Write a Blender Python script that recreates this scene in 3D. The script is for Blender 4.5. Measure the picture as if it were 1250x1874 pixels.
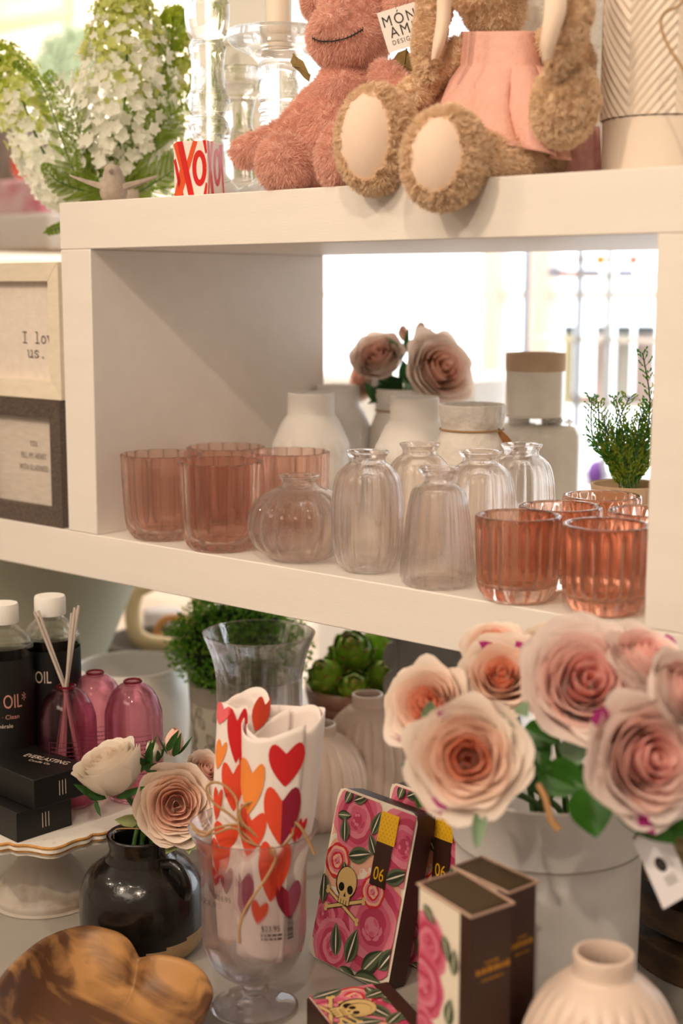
import bpy, bmesh, math, random
import numpy as np
from mathutils import Vector, Matrix, noise
for o in list(bpy.data.objects): bpy.data.objects.remove(o)
SC = bpy.context.scene
COL = SC.collection
PI = math.pi
rnd = random.Random(7)

# ------------------------------------------------------------------ camera
CX, CY, CZ, YAW, PITCH, ROLL, FPX = 1.2142, -.9726, -.0902, .7031, .1547, .0012, 2604.0
CAM = Vector((CX, CY, CZ))
FW = Vector((-math.sin(YAW)*math.cos(PITCH), math.cos(YAW)*math.cos(PITCH), -math.sin(PITCH)))
R0 = Vector((math.cos(YAW), math.sin(YAW), 0)); U0 = R0.cross(FW)
RT = R0*math.cos(ROLL)+U0*math.sin(ROLL); UP = RT.cross(FW)
FH = Vector((-math.sin(YAW), math.cos(YAW), 0))
cd = bpy.data.cameras.new('camera'); cam = bpy.data.objects.new('camera', cd); COL.objects.link(cam)
M3 = Matrix((RT, UP, -FW)).transposed()
cam.matrix_world = Matrix.Translation(CAM) @ M3.to_4x4()
cd.sensor_fit = 'VERTICAL'; cd.sensor_height = 36; cd.lens = FPX/1874*36
cd.clip_start = .05; cd.clip_end = 60
cd.dof.use_dof = True; cd.dof.focus_distance = 1.33; cd.dof.aperture_fstop = 3.6
SC.camera = cam
def ray(u, v): return FW+RT*((u-625)/FPX)-UP*((v-937)/FPX)
def on_z(u, v, z): d = ray(u, v); return CAM+d*((z-CZ)/d.z)
def on_y(u, v, y): d = ray(u, v); return CAM+d*((y-CY)/d.y)
def on_d(u, v, d): return CAM+ray(u, v)*d
def dep(P): return (Vector(P)-CAM).dot(FW)

# ------------------------------------------------------------------ world, lights, exposure
def lin(h):
    h = h.lstrip('#'); c = [int(h[i:i+2], 16)/255 for i in (0, 2, 4)]
    return tuple(x/12.92 if x <= .04045 else ((x+.055)/1.055)**2.4 for x in c)+(1,)
W = bpy.data.worlds.new('daylight'); SC.world = W; W.use_nodes = True
bg = W.node_tree.nodes['Background']; bg.inputs[0].default_value = (.90, .96, 1, 1); bg.inputs[1].default_value = 3.3
SC.view_settings.view_transform = 'Standard'; SC.view_settings.look = 'None'
SC.view_settings.gamma = 1; SC.view_settings.use_curve_mapping = False
SC.view_settings.exposure = 0.0
def aim(o, t): o.rotation_euler = (Vector(t)-o.location).to_track_quat('-Z', 'Y').to_euler()
def spot(loc, tgt, power, size, blend=.7, rad=.05, col=(1, .80, .60)):
    l = bpy.data.lights.new('track_light', 'SPOT'); o = bpy.data.objects.new('track_light', l); COL.objects.link(o)
    l.energy = power; l.spot_size = math.radians(size); l.spot_blend = blend; l.shadow_soft_size = rad; l.color = col
    o.location = loc; aim(o, tgt); return o
def area(loc, tgt, power, sx, sy, col=(1, .84, .68)):  # area lamps out of view, added as fill
    l = bpy.data.lights.new('fill_area', 'AREA'); o = bpy.data.objects.new('fill_area', l); COL.objects.link(o)
    l.shape = 'RECTANGLE'; l.size = sx; l.size_y = sy; l.energy = power; l.color = col; o.location = loc; aim(o, tgt); return o
WARM = (1, .79, .60)
spot((.2, -2.0, 1.25), (.35, 0, -.1), 72, 52, .9, .04)
spot((1.6, -1.7, 1.25), (.75, -.05, -.25), 58, 50, .9, .04)
spot((-.9, -1.6, 1.25), (.0, 0, -.05), 38, 50, .9, .05)
spot((.5, -1.2, 1.3), (.75, -.1, -.6), 14, 60, .9, .05)
area((.8, -2.6, 1.30), (.5, 0, -.2), 22, 1.6, .8)
area((-2.5, 1.2, 1.30), (-2.5, 1.2, -1), 45, 2.5, 1.5)
area((-1.4, 1.3, 1.32), (-1.2, 3.0, -.4), 60, 1.6, .5, (1, .93, .85))  # unseen lamp added to brighten the displays by the windows
area((-3.4, 1.9, 1.2), (-3.6, 3.2, 0), 70, 2.6, .6, (1, .92, .84))  # unseen lamp added to lift the back wall at the left
for x_, y_ in ((-.3, -1.1), (.9, -1.0), (1.9, -1.3), (-1.3, -.9)): spot((x_, y_, 1.34), (.4, -.02, -.35), 5, 50, .9, .03, (1, .86, .72))

# ------------------------------------------------------------------ materials
def mat(name, col, rough=.5, metal=0, var=0, vscale=30, bump=0, bscale=200, trans=0, ior=1.45, clear=0,
        sss=0, sheen=0, coat=0, emit=0, col2=None, stretch=None, trl=0, contrast=None, bdist=.001):
    m = bpy.data.materials.new(name); m.use_nodes = True; nt = m.node_tree; N = nt.nodes; L = nt.links
    b = N['Principled BSDF']; c = lin(col) if isinstance(col, str) else tuple(col)
    b.inputs['Base Color'].default_value = c; b.inputs['Roughness'].default_value = rough
    b.inputs['Metallic'].default_value = metal; b.inputs['IOR'].default_value = ior
    b.inputs['Transmission Weight'].default_value = trans
    if sss: b.inputs['Subsurface Weight'].default_value = sss; b.inputs['Subsurface Radius'].default_value = (.01, .005, .004); b.inputs['Subsurface Scale'].default_value = 1
    if sheen: b.inputs['Sheen Weight'].default_value = sheen; b.inputs['Sheen Roughness'].default_value = .5
    if coat: b.inputs['Coat Weight'].default_value = coat; b.inputs['Coat Roughness'].default_value = .08
    if emit: b.inputs['Emission Color'].default_value = c; b.inputs['Emission Strength'].default_value = emit
    tc = N.new('ShaderNodeTexCoord'); vec = tc.outputs['Object']
    if stretch:
        mp = N.new('ShaderNodeMapping'); mp.inputs['Scale'].default_value = stretch; L.new(vec, mp.inputs[0]); vec = mp.outputs[0]
    if var or col2:
        n = N.new('ShaderNodeTexNoise'); n.inputs['Scale'].default_value = vscale; n.inputs['Detail'].default_value = 5; L.new(vec, n.inputs['Vector'])
        r = N.new('ShaderNodeValToRGB'); L.new(n.outputs[0], r.inputs[0])
        a, z = contrast or (.3, .7)
        r.color_ramp.elements[0].position = a; r.color_ramp.elements[1].position = z
        if col2: r.color_ramp.elements[0].color = c; r.color_ramp.elements[1].color = lin(col2)
        else:
            r.color_ramp.elements[0].color = tuple(x*(1-var) for x in c[:3])+(1,)
            r.color_ramp.elements[1].color = tuple(min(1, x*(1+var)) for x in c[:3])+(1,)
        L.new(r.outputs[0], b.inputs['Base Color'])
    if bump:
        n2 = N.new('ShaderNodeTexNoise'); n2.inputs['Scale'].default_value = bscale; n2.inputs['Detail'].default_value = 3; L.new(vec, n2.inputs['Vector'])
        bp = N.new('ShaderNodeBump'); bp.inputs['Strength'].default_value = bump; bp.inputs['Distance'].default_value = bdist
        L.new(n2.outputs[0], bp.inputs['Height']); L.new(bp.outputs[0], b.inputs['Normal'])
    out = N['Material Output']
    if clear:       # part of the light passes straight through (thin glass)
        t = N.new('ShaderNodeBsdfTransparent'); t.inputs[0].default_value = c
        mx = N.new('ShaderNodeMixShader'); mx.inputs[0].default_value = clear
        L.new(b.outputs[0], mx.inputs[1]); L.new(t.outputs[0], mx.inputs[2]); L.new(mx.outputs[0], out.inputs[0])
    if trl:
        t = N.new('ShaderNodeBsdfTranslucent'); t.inputs[0].default_value = c
        mx = N.new('ShaderNodeMixShader'); mx.inputs[0].default_value = trl
        if var or col2: L.new(r.outputs[0], t.inputs[0])
        L.new(b.outputs[0], mx.inputs[1]); L.new(t.outputs[0], mx.inputs[2]); L.new(mx.outputs[0], out.inputs[0])
    return m
def wood(name, dark, light, scale=6, rings=14, rough=.5, axis='X', bump=.15, dist=6):
    m = bpy.data.materials.new(name); m.use_nodes = True; nt = m.node_tree; N = nt.nodes; L = nt.links; b = N['Principled BSDF']
    tc = N.new('ShaderNodeTexCoord'); mp = N.new('ShaderNodeMapping'); L.new(tc.outputs['Object'], mp.inputs[0])
    mp.inputs['Scale'].default_value = (1, 6, 6) if axis == 'X' else (6, 6, 1)
    w = N.new('ShaderNodeTexNoise'); w.inputs['Scale'].default_value = scale; w.inputs['Detail'].default_value = 8; w.inputs['Distortion'].default_value = dist*.2
    L.new(mp.outputs[0], w.inputs['Vector'])
    n = N.new('ShaderNodeTexNoise'); n.inputs['Scale'].default_value = rings; n.inputs['Detail'].default_value = 4; L.new(tc.outputs['Object'], n.inputs['Vector'])
    ad = N.new('ShaderNodeMath'); ad.operation = 'ADD'; L.new(w.outputs[0], ad.inputs[0]); L.new(n.outputs[0], ad.inputs[1])
    r = N.new('ShaderNodeValToRGB'); L.new(ad.outputs[0], r.inputs[0]); e = r.color_ramp.elements
    e[0].position = .78; e[0].color = lin(dark); e[1].position = 1.18 if False else 1; e[1].color = lin(light)
    mul = N.new('ShaderNodeMath'); mul.operation = 'MULTIPLY'; mul.inputs[1].default_value = .86; L.new(ad.outputs[0], mul.inputs[0]); L.new(mul.outputs[0], r.inputs[0])
    L.new(r.outputs[0], b.inputs['Base Color']); b.inputs['Roughness'].default_value = rough
    bp = N.new('ShaderNodeBump'); bp.inputs['Strength'].default_value = bump; bp.inputs['Distance'].default_value = .001; L.new(w.outputs[0], bp.inputs['Height']); L.new(bp.outputs[0], b.inputs['Normal'])
    return m

# ------------------------------------------------------------------ mesh building
class MB:
    def __init__(s): s.v = []; s.f = []; s.m = []; s.cur = 0
    def add(s, vs, fs, M=None, mi=None):
        o = len(s.v); s.v += [tuple(M @ Vector(v)) if M else tuple(v) for v in vs]
        s.f += [tuple(i+o for i in f) for f in fs]; s.m += [s.cur if mi is None else mi]*len(fs)
    def box(s, x0, x1, y0, y1, z0, z1, M=None, mi=None):
        vs = [(x, y, z) for z in (z0, z1) for y in (y0, y1) for x in (x0, x1)]
        s.add(vs, [(0, 2, 3, 1), (4, 5, 7, 6), (0, 1, 5, 4), (2, 6, 7, 3), (0, 4, 6, 2), (1, 3, 7, 5)], M, mi)
    def grid(s, fn, nu, nv, M=None, mi=None, wrap=False):
        vs = [fn(i/nu, j/nv) for j in range(nv+1) for i in range(nu if wrap else nu+1)]
        n = nu if wrap else nu+1; fs = []
        for j in range(nv):
            for i in range(nu):
                k = (i+1) % n if wrap else i+1
                fs.append((j*n+i, j*n+k, (j+1)*n+k, (j+1)*n+i))
        s.add(vs, fs, M, mi)
    def lathe(s, prof, n=64, fac=None, M=None, mi=None):
        vs = []; fs = []; rows = []
        for k, (r, z) in enumerate(prof):
            if r < 1e-6: rows.append([len(vs)]); vs.append((0, 0, z)); continue
            row = []
            for i in range(n):
                a = 2*PI*i/n; q = fac(a, z, k) if fac else 1
                row.append(len(vs)); vs.append((r*q*math.cos(a), r*q*math.sin(a), z))
            rows.append(row)
        for A, B in zip(rows, rows[1:]):
            for i in range(n):
                j = (i+1) % n
                if len(A) == 1 and len(B) == 1: break
                if len(A) == 1: fs.append((A[0], B[j], B[i]))
                elif len(B) == 1: fs.append((A[i], A[j], B[0]))
                else: fs.append((A[i], A[j], B[j], B[i]))
        s.add(vs, fs, M, mi)
    def tube(s, pts, rad, n=8, M=None, mi=None, closed=False):
        pts = [Vector(p) for p in pts]; m = len(pts); rr = rad if isinstance(rad, (list, tuple)) else [rad]*m
        vs = []; fs = []; prev = None
        for i, p in enumerate(pts):
            t = (pts[(i+1) % m]-pts[i-1]) if closed else (pts[min(i+1, m-1)]-pts[max(i-1, 0)])
            t.normalize(); a = prev if prev is not None else (Vector((0, 0, 1)) if abs(t.z) < .9 else Vector((1, 0, 0)))
            x = (a-t*a.dot(t)).normalized(); y = t.cross(x); prev = x
            for k in range(n): q = 2*PI*k/n; vs.append(p+(x*math.cos(q)+y*math.sin(q))*rr[i])
        for i in range(m if closed else m-1):
            for k in range(n): a = i*n+k; b = i*n+(k+1) % n; c = ((i+1) % m)*n; fs.append((a, b, c+(k+1) % n, c+k))
        if not closed: fs.append(tuple(reversed(range(n)))); fs.append(tuple(range((m-1)*n, m*n)))
        s.add(vs, fs, M, mi)
    def ball(s, c, r, nu=16, nv=10, M=None, mi=None):
        c = Vector(c); r = Vector(r) if hasattr(r, '__len__') else Vector((r, r, r))
        prof = [(math.sin(PI*j/nv) if 0 < j < nv else 0, -math.cos(PI*j/nv)) for j in range(nv+1)]
        T = Matrix.Translation(c) @ Matrix.Diagonal((r.x, r.y, r.z, 1))
        s.lathe(prof, nu, None, (M @ T) if M else T, mi)
    def build(s, name, mats, parent=None, loc=None, rotz=0, smooth=True, ang=40, bevel=0, rot=None, mw=None, sub=0, seg=2):
        me = bpy.data.meshes.new(name); me.from_pydata(s.v, [], s.f)
        mats = mats if isinstance(mats, (list, tuple)) else [mats]
        for m in mats: me.materials.append(m)
        me.polygons.foreach_set('material_index', s.m)
        if smooth: me.polygons.foreach_set('use_smooth', [True]*len(s.f)); me.set_sharp_from_angle(angle=math.radians(ang))
        me.update(); o = bpy.data.objects.new(name, me); COL.objects.link(o)
        if parent: o.parent = parent
        if loc is not None: o.location = loc
        if rotz: o.rotation_euler.z = rotz
        if rot: o.rotation_euler = rot
        if mw is not None: o.matrix_world = mw
        if bevel: b = o.modifiers.new('bevel', 'BEVEL'); b.width = bevel; b.segments = seg; b.limit_method = 'ANGLE'; b.angle_limit = math.radians(50)
        if sub: b = o.modifiers.new('sub', 'SUBSURF'); b.levels = sub; b.render_levels = sub
        return o
def tag(o, label, cat, group=None):
    o['label'] = label; o['category'] = cat
    if group: o['group'] = group
    return o
def thing(name, label, cat, loc=(0, 0, 0), rotz=0, group=None):
    o = bpy.data.objects.new(name, None); COL.objects.link(o); o.location = loc; o.rotation_euler = (0, 0, rotz); o.empty_display_size = .02
    return tag(o, label, cat, group)
def struct(o): o['kind'] = 'structure'; return o
def dup(root, loc, rotz, label, group=None, scale=None):
    r = root.copy(); COL.objects.link(r); r.location = loc; r.rotation_euler = (0, 0, rotz); r['label'] = label
    if group: r['group'] = group
    if scale: r.scale = scale
    def rec(a, b):
        for ch in list(a.children):
            c = ch.copy(); COL.objects.link(c); c.parent = b; rec(ch, c)
    rec(root, r); return r
def crom(pts, sub=6):
    P = [Vector((p[0], p[1], p[2] if len(p) > 2 else 0)) for p in pts]; out = []
    for i in range(len(P)-1):
        a = P[max(i-1, 0)]; b = P[i]; c = P[i+1]; d = P[min(i+2, len(P)-1)]
        for k in range(sub):
            t = k/sub; out.append(.5*((2*b)+(c-a)*t+(2*a-5*b+4*c-d)*t*t+(3*b-3*c+d-a)*t**3))
    out.append(P[-1]); return out
def cprof(pts, sub=5): return [(max(p.x, 0), p.y) for p in crom(pts, sub)]
def Tm(loc=(0, 0, 0), rx=0, ry=0, rz=0, s=1):
    return Matrix.Translation(Vector(loc)) @ Matrix.Rotation(rz, 4, 'Z') @ Matrix.Rotation(ry, 4, 'Y') @ Matrix.Rotation(rx, 4, 'X') @ Matrix.Scale(s, 4)
def zto(d, loc=(0, 0, 0), spin=0):       # local +Z towards d
    q = Vector(d).to_track_quat('Z', 'Y'); return Matrix.Translation(Vector(loc)) @ q.to_matrix().to_4x4() @ Matrix.Rotation(spin, 4, 'Z')
def text_mb(txt, size, sx=1, align='CENTER', space=1):
    c = bpy.data.curves.new('t', 'FONT'); c.body = txt; c.size = size; c.align_x = align; c.space_character = space; c.resolution_u = 3
    o = bpy.data.objects.new('t', c); COL.objects.link(o); dg = bpy.context.evaluated_depsgraph_get()
    me = bpy.data.meshes.new_from_object(o.evaluated_get(dg)); mb = MB()
    mb.add([(v.co.x*sx, v.co.y, 0) for v in me.vertices], [tuple(p.vertices) for p in me.polygons])
    bpy.data.objects.remove(o); bpy.data.curves.remove(c); return mb
def wrap_cyl(mb, R, z0, a0=-PI/2):       # flat lettering bent round an upright cylinder, facing angle a0
    mb.v = [(R*math.cos(a0+x/R), R*math.sin(a0+x/R), z0+y) for x, y, z in mb.v]; return mb
def facing(mb, M): mb.v = [tuple(M @ Vector(v)) for v in mb.v]; return mb
def frame(O, ex, ey):                    # 4x4 whose x,y axes are ex,ey (z = outward normal)
    ex = Vector(ex).normalized(); ez = ex.cross(Vector(ey)).normalized(); ey = ez.cross(ex)
    m = Matrix((ex, ey, ez)).transposed().to_4x4(); m.translation = Vector(O); return m

# ------------------------------------------------------------------ common materials
M_shelf = mat('white_painted_wood', '#ede5dd', .42, var=.02, vscale=6, bump=.12, bscale=90, stretch=(1, 8, 8))
M_wall = mat('cream_wall', '#eee6da', .8, bump=.05); M_ceil = mat('ceiling_paint', '#e8e2d8', .9, bump=.03)
M_floor = mat('pale_floor', '#b9a998', .5, var=.08, vscale=3)
M_table = mat('grey_table', '#aaa39a', .32, var=.05, vscale=9)
M_white = mat('white_lacquer', '#f4f2ee', .45, var=.01)
M_amber = mat('amber_glass', (.965, .80, .74, 1), .02, trans=1, ior=1.47, clear=.2)
M_amber2 = mat('amber_thick_glass', (.93, .68, .56, 1), .02, trans=1, ior=1.47, clear=.15)
M_clear = mat('rosy_clear_glass', (.98, .950, .93, 1), .015, trans=1, ior=1.45, clear=.4)
M_crystal = mat('crystal_glass', (.99, .99, .985, 1), .01, trans=1, ior=1.48, clear=.3)
M_lilac = mat('lilac_glass', (.95, .92, .93, 1), .02, trans=1, ior=1.45, clear=.35)
M_pink = mat('pink_glass', (.955, .66, .75, 1), .02, trans=1, ior=1.45, clear=.4)
M_pinkrim = mat('pink_glass_rim', '#a01838', .05, trans=.8, ior=1.45)
M_matte = mat('matte_ceramic', '#eae5df', .55, var=.015, bump=.05)
M_gloss = mat('glazed_ceramic', '#e6ded2', .15, var=.04, vscale=60, coat=.5)
M_tan = mat('raw_clay', '#c4a88c', .8, var=.06, vscale=80, bump=.1)
M_emb = mat('embossed_ceramic', '#e8e1d8', .6, bump=1, bscale=55, bdist=.006)
M_twine = mat('jute_twine', '#b08a60', .9, var=.2, vscale=900, bump=.6, bscale=1500)
M_kraft = mat('kraft_card', '#a97446', .8, var=.05)
M_leafd = mat('rose_leaf', '#2f5a26', .45, var=.25, vscale=60, trl=.25)
M_leafm = mat('sage_leaf', '#7f9a78', .55, var=.15, vscale=60, trl=.25)
M_leafy = mat('lime_leaf', '#a9b47a', .55, var=.1, vscale=60, trl=.25)
M_fern = mat('fern_green', '#7c9420', .5, var=.3, vscale=50, trl=.4)
M_stem = mat('green_stem', '#41632a', .5, var=.2)
M_black = mat('black_paper', '#0e0d0c', .45, var=.1)
M_ink = mat('dark_ink', '#3a332d', .7); M_grey = mat('grey_ink', '#77716b', .7)
M_paper = mat('white_card', '#f1ece6', .7, var=.01)
M_brown = mat('chocolate_card', '#3a2018', .45, var=.08)
M_gold = mat('gold_foil', '#c08a2e', .35, metal=.6)

# ------------------------------------------------------------------ the room
T = .0485; ZM = -.3488; ZT = -.70; XI = .0485; XR = .6971; SD = .369; ZF = -1.45; ZC = 1.4
def sbox(name, *a, m=M_wall, bev=0): b = MB(); b.box(*a); return struct(b.build(name, m, bevel=bev, smooth=False))
sbox('floor', -6, 3.2, -3.6, 3.2, ZF-.1, ZF, m=M_floor); sbox('ceiling', -6, 3.2, -3.6, 3.2, ZC, ZC+.1, m=M_ceil)
sbox('wall_front', -6, 3.2, -3.7, -3.6, ZF, ZC); sbox('wall_right', 3.2, 3.3, -3.6, 3.2, ZF, ZC)
sbox('wall_left', -6.1, -6, -3.6, 3.2, ZF, ZC)
# back wall: solid to the left, a tall bank of windows behind the shelf
WX0, WX1 = -2.55, 1.6
b = MB(); b.box(-6, WX0, 3.2, 3.3, ZF, ZC); b.box(WX1, 3.2, 3.2, 3.3, ZF, ZC); b.box(WX0, WX1, 3.2, 3.3, ZF, -1.25); b.box(WX0, WX1, 3.2, 3.3, 1.1, ZC)
struct(b.build('wall_back', M_wall, smooth=False))
M_frame = mat('window_frame_paint', '#dfd0c5', .5); M_pane = mat('window_pane', '#ffffff', .0, trans=1, ior=1.05, clear=.9)
wx = [WX0, -1.62, -1.42, 0.0, WX1]
for i in range(4):
    b = MB(); x0, x1 = wx[i], wx[i+1]
    b.box(x0, x0+.035, 3.16, 3.24, -1.25, 1.1); b.box(x1-.035, x1, 3.16, 3.24, -1.25, 1.1)
    b.box(x0+.035, x1-.035, 3.16, 3.24, -1.25, -1.2); b.box(x0+.035, x1-.035, 3.16, 3.24, 1.05, 1.1); b.box(x0+.035, x1-.035, 3.17, 3.23, -.12, -.09)
    f = struct(b.build('window_%d' % (i+1), M_frame, smooth=False, bevel=.003))
    g = MB(); g.box(x0+.03, x1-.03, 3.197, 3.203, -1.22, 1.07); g.build('pane', M_pane, f, smooth=False)

# ------------------------------------------------------------------ table and shelf unit
M_leg = mat('table_leg_wood', '#8f8478', .6)
t = thing('display_table', 'long grey display table carrying the shelf unit and the gifts in front of it', 'table', (0, 0, ZF))
b = MB(); b.box(-1.2, 1.5, -.62, .62, ZT-ZF-.04, ZT-ZF); b.build('tabletop', M_table, t, bevel=.003)
for x in (-1.12, 1.42):
    for y in (-.54, .54): b = MB(); b.box(x-.03, x+.03, y-.03, y+.03, 0, ZT-ZF-.04); b.build('leg', M_leg, t, bevel=.003)
sh = thing('shelf_unit', 'large white painted open cube shelf with thick boards', 'shelf', (0, 0, ZT))
def board(name, x0, x1, z0, z1, y0=0, y1=SD):
    b = MB(); b.box(x0, x1, y0, y1, z0-ZT, z1-ZT); return b.build(name, M_shelf, sh, bevel=.0012)
board('top_board', 0, 1.45, -T, 0); board('middle_board', -.9, 1.45, ZM-T, ZM); 
board('upright', 0.0005, XI, ZM, -T); board('upright', XR, XR+.055, ZM, -T)
board('upright', 1.395, 1.445, ZM, -T); board('upright', -.9, -.852, ZT, ZM-T); board('upright', 1.395, 1.445, ZT, ZM-T)

# ------------------------------------------------------------------ middle shelf: tumblers
def lobes(n, a, ph=0): return lambda t, z, k: 1-a+a*abs(math.sin(n*t/2+ph))**.8
def make_tumbler(label, loc, rz, group):
    R, H, w = .0432, .0892, .0032
    out = [(0, .0015), (.012, .0012), (.022, 0), (.029, .0003), (.0345, .0045), (.0378, .011), (.0395, .020), (.0408, .035), (.0418, .055), (.0427, .075), (.0432, .0865), (.0431, .0888), (.0422, .0893)]
    inn = [(.0406, .0888), (.0400, .086), (.0396, .075), (.0388, .055), (.0378, .035), (.0366, .022), (.034, .014), (.028, .009), (.015, .0078), (0, .0075)]
    b = MB(); A = cprof(out, 3); B = cprof(inn, 3); na = len(A); f = lobes(14, .10)
    b.lathe(A+B, 168, lambda t, z, k: 1+(f(t, z, k)-1)*min(1, z/.02+.35)*(1 if k < na else .8))
    o = b.build('fluted_tumbler', M_amber, None, loc, rz, ang=60)
    return tag(o, label, 'tumbler', group)
GT = 'fluted rose glass tumblers on the left of the shelf'
tumb = make_tumbler('fluted rose pink glass tumbler nearest the left upright, front row', (.111, .037, ZM), .1, GT)
def pos(u, vt, h, z0=ZM): p = on_z(u, vt, z0+h); return (p.x, p.y, z0)
dup(tumb, (.204, .031, ZM), .3, 'fluted rose pink glass tumbler in front row next to the squat vase')
dup(tumb, pos(413, 817, .0892), .2, 'fluted rose pink glass tumbler at the back, mostly hidden behind the other tumblers')
dup(tumb, pos(530, 826, .0892), .15, 'fluted rose pink glass tumbler standing right behind the squat ribbed vase')
def make_thick(label, loc, rz, group):
    out = [(0, .001), (.012, .0008), (.020, 0), (.0245, .0006), (.0300, .005), (.0335, .012), (.0350, .022), (.0356, .040), (.0362, .060), (.0365, .068), (.0363, .0715), (.0350, .0727)]
    inn = [(.0325, .0727), (.0308, .0715), (.0304, .068), (.0300, .055), (.0297, .035), (.0285, .022), (.025, .015), (.015, .0125), (0, .012)]
    b = MB(); A = cprof(out, 3); B = cprof(inn, 3); na = len(A); f = lobes(16, .09); g = lobes(16, .03)
    b.lathe(A+B, 160, lambda t, z, k: g(t, z, k) if k < na else 1+(f(t, z, k)-1)*(1 if z < .066 else .25))
    return tag(b.build('thick_tumbler', M_amber2, None, loc, rz, ang=60), label, 'tumbler', group)
GK = 'thick walled deep rose tumblers on the right of the shelf'
tk = make_thick('thick deep rose glass tumbler, front row, right of the tapered ribbed vase', (.565, .023, ZM), 0, GK)
dup(tk, (.645, .030, ZM), .2, 'thick deep rose glass tumbler nearest the camera beside the right upright')
dup(tk, pos(1026, 925, .0727), .3, 'thick deep rose glass tumbler in second row, showing between the two front ones')
dup(tk, pos(1102, 906, .0727), .1, 'thick deep rose glass tumbler at the back before the fern pot')
dup(tk, pos(1190, 934, .0727), .15, 'thick deep rose glass tumbler half hidden by the right upright')
# ribbed bud vases
def vase(out, w, n, amp, name, label, loc, rz, group, m=M_clear, nseg=160, neck=None):
    A = cprof(out, 5); zt = A[-1][1]; B = []
    for r, z in reversed(A):
        if z < w*2.2: break
        B.append((max(r-w, .001), z-(w*.2 if z > zt-.002 else 0)))
    B.append((B[-1][0]*.7, w*1.9)); B.append((0, w*1.8)); f = lobes(n, amp); hn = neck or zt
    def fac(t, z, k):
        q = max(0, min(1, (hn-z)/.012)); return 1+(f(t, z, k)-1)*q
    b = MB(); b.lathe(A+B, nseg, fac); return tag(b.build(name, m, None, loc, rz, ang=50), label, 'vase', group)
GV = 'clear ribbed bud vases on the shelf'
vase([(0, .001), (.018, .0005), (.024, .0005), (.036, .006), (.047, .018), (.0512, .034), (.049, .049), (.040, .061), (.028, .068), (.020, .071), (.0172, .0745), (.0178, .078), (.0198, .0808), (.0198, .0822), (.0185, .0826)],
     .0016, 18, .06, 'ribbed_bud_vase', 'squat pumpkin shaped clear ribbed bud vase, lowest in the front row', (.303, .040, ZM), 0, GV, neck=.070)
oval = vase([(0, .001), (.014, .0006), (.019, .0008), (.026, .005), (.0305, .014), (.033, .030), (.0335, .055), (.0325, .075), (.029, .090), (.0225, .098), (.0178, .1015), (.0165, .104), (.0172, .107), (.0195, .1105), (.0198, .1122), (.0187, .1127)],
     .0016, 14, .055, 'ribbed_bud_vase', 'tall oval clear ribbed bud vase in the front row beside the squat one', (.390, .037, ZM), 0, GV, neck=.100)
vase([(0, .001), (.022, .0006), (.028, .0008), (.0325, .005), (.0335, .013), (.0318, .032), (.0285, .060), (.0255, .078), (.0225, .086), (.016, .090), (.0128, .0925), (.0132, .096), (.016, .1005), (.0175, .1035), (.0175, .105), (.0165, .1055)],
     .0016, 14, .06, 'ribbed_bud_vase', 'tapered clear ribbed bud vase with narrow neck at front, left of the deep rose tumblers', (.477, .029, ZM), 0, GV, neck=.089)
for (u, v, rz, lb) in ((768, 811, .2, 'oval clear ribbed bud vase behind, in front of the smooth white vase'), (879, 825, .4, 'oval clear ribbed bud vase behind the tapered one, before the roped white vase'),
                   (955, 812, .1, 'oval clear ribbed bud vase furthest right, below the brown tag')):
    dup(oval, pos(u, v, .1125), rz, lb)

# ------------------------------------------------------------------ white ceramics at the back of the shelf
def shell(out, w): 
    A = cprof(out, 6); B = []
    for r, z in reversed(A):
        if z < w*2: break
        B.append((max(r-w, .001), z))
    return A+[(A[-1][0]-w*.5, A[-1][1]+w*.25)]+B+[(0, w*1.5)]
matte = [(0, 0), (.030, 0), (.036, .004), (.0415, .018), (.0435, .045), (.043, .075), (.0405, .092), (.0335, .108), (.0290, .1145), (.0275, .117), (.0270, .122), (.0270, .1415)]
def leafband(t, z, k):     # raised leaf garland round the shoulder
    if .070 < z < .094:
        s = (z-.082)/.012; ph = (t*14+s*1.2) % (2*PI)/(2*PI); return 1+.05*max(0, 1-s*s)*max(0, math.sin(PI*ph))**.7
    if z < .066: return 1+.022*math.sin(11*t+70*z)*math.sin(120*z-5*t)
    return 1
def pot3(b_, prof, n, fac=None): b_.lathe(prof, n, fac)
GM = 'matte white garland vases at the back of the shelf'
b = MB(); b.lathe(cprof([(p[0], p[1]) for p in matte], 8)+[(.0255, .1425), (.0245, .141), (.0245, .118), (.036, .10), (.039, .06), (.034, .01), (0, .006)], 140, leafband)
p = on_z(569, 718, ZM+.1425)
mv = tag(b.build('garland_vase', M_matte, None, (p.x, p.y, ZM), 0, ang=60), 'matte white wide necked vase with leaf garland, nearest the left panel', 'vase', GM)
dup(mv, pos(619, 705, .1425), .5, 'matte white vase directly behind, left of the pink roses')
dup(mv, pos(759, 726, .1425), .9, 'matte white wide necked vase in front of the roses, centre of the row')
roped = [(0, 0), (.030, 0), (.038, .005), (.0415, .03), (.042, .07), (.0395, .092), (.0345, .106), (.0325, .1115), (.0325, .1165), (.0345, .124), (.0355, .132), (.0357, .139)]
def roughfac(t, z, k):
    q = 1+.012*noise.noise(Vector((math.cos(t)*3, math.sin(t)*3, z*95)))+.008*noise.noise(Vector((math.cos(t)*7, math.sin(t)*7, z*260)))
    if z > .128: q += .012*math.sin(18*t)
    return q
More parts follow.
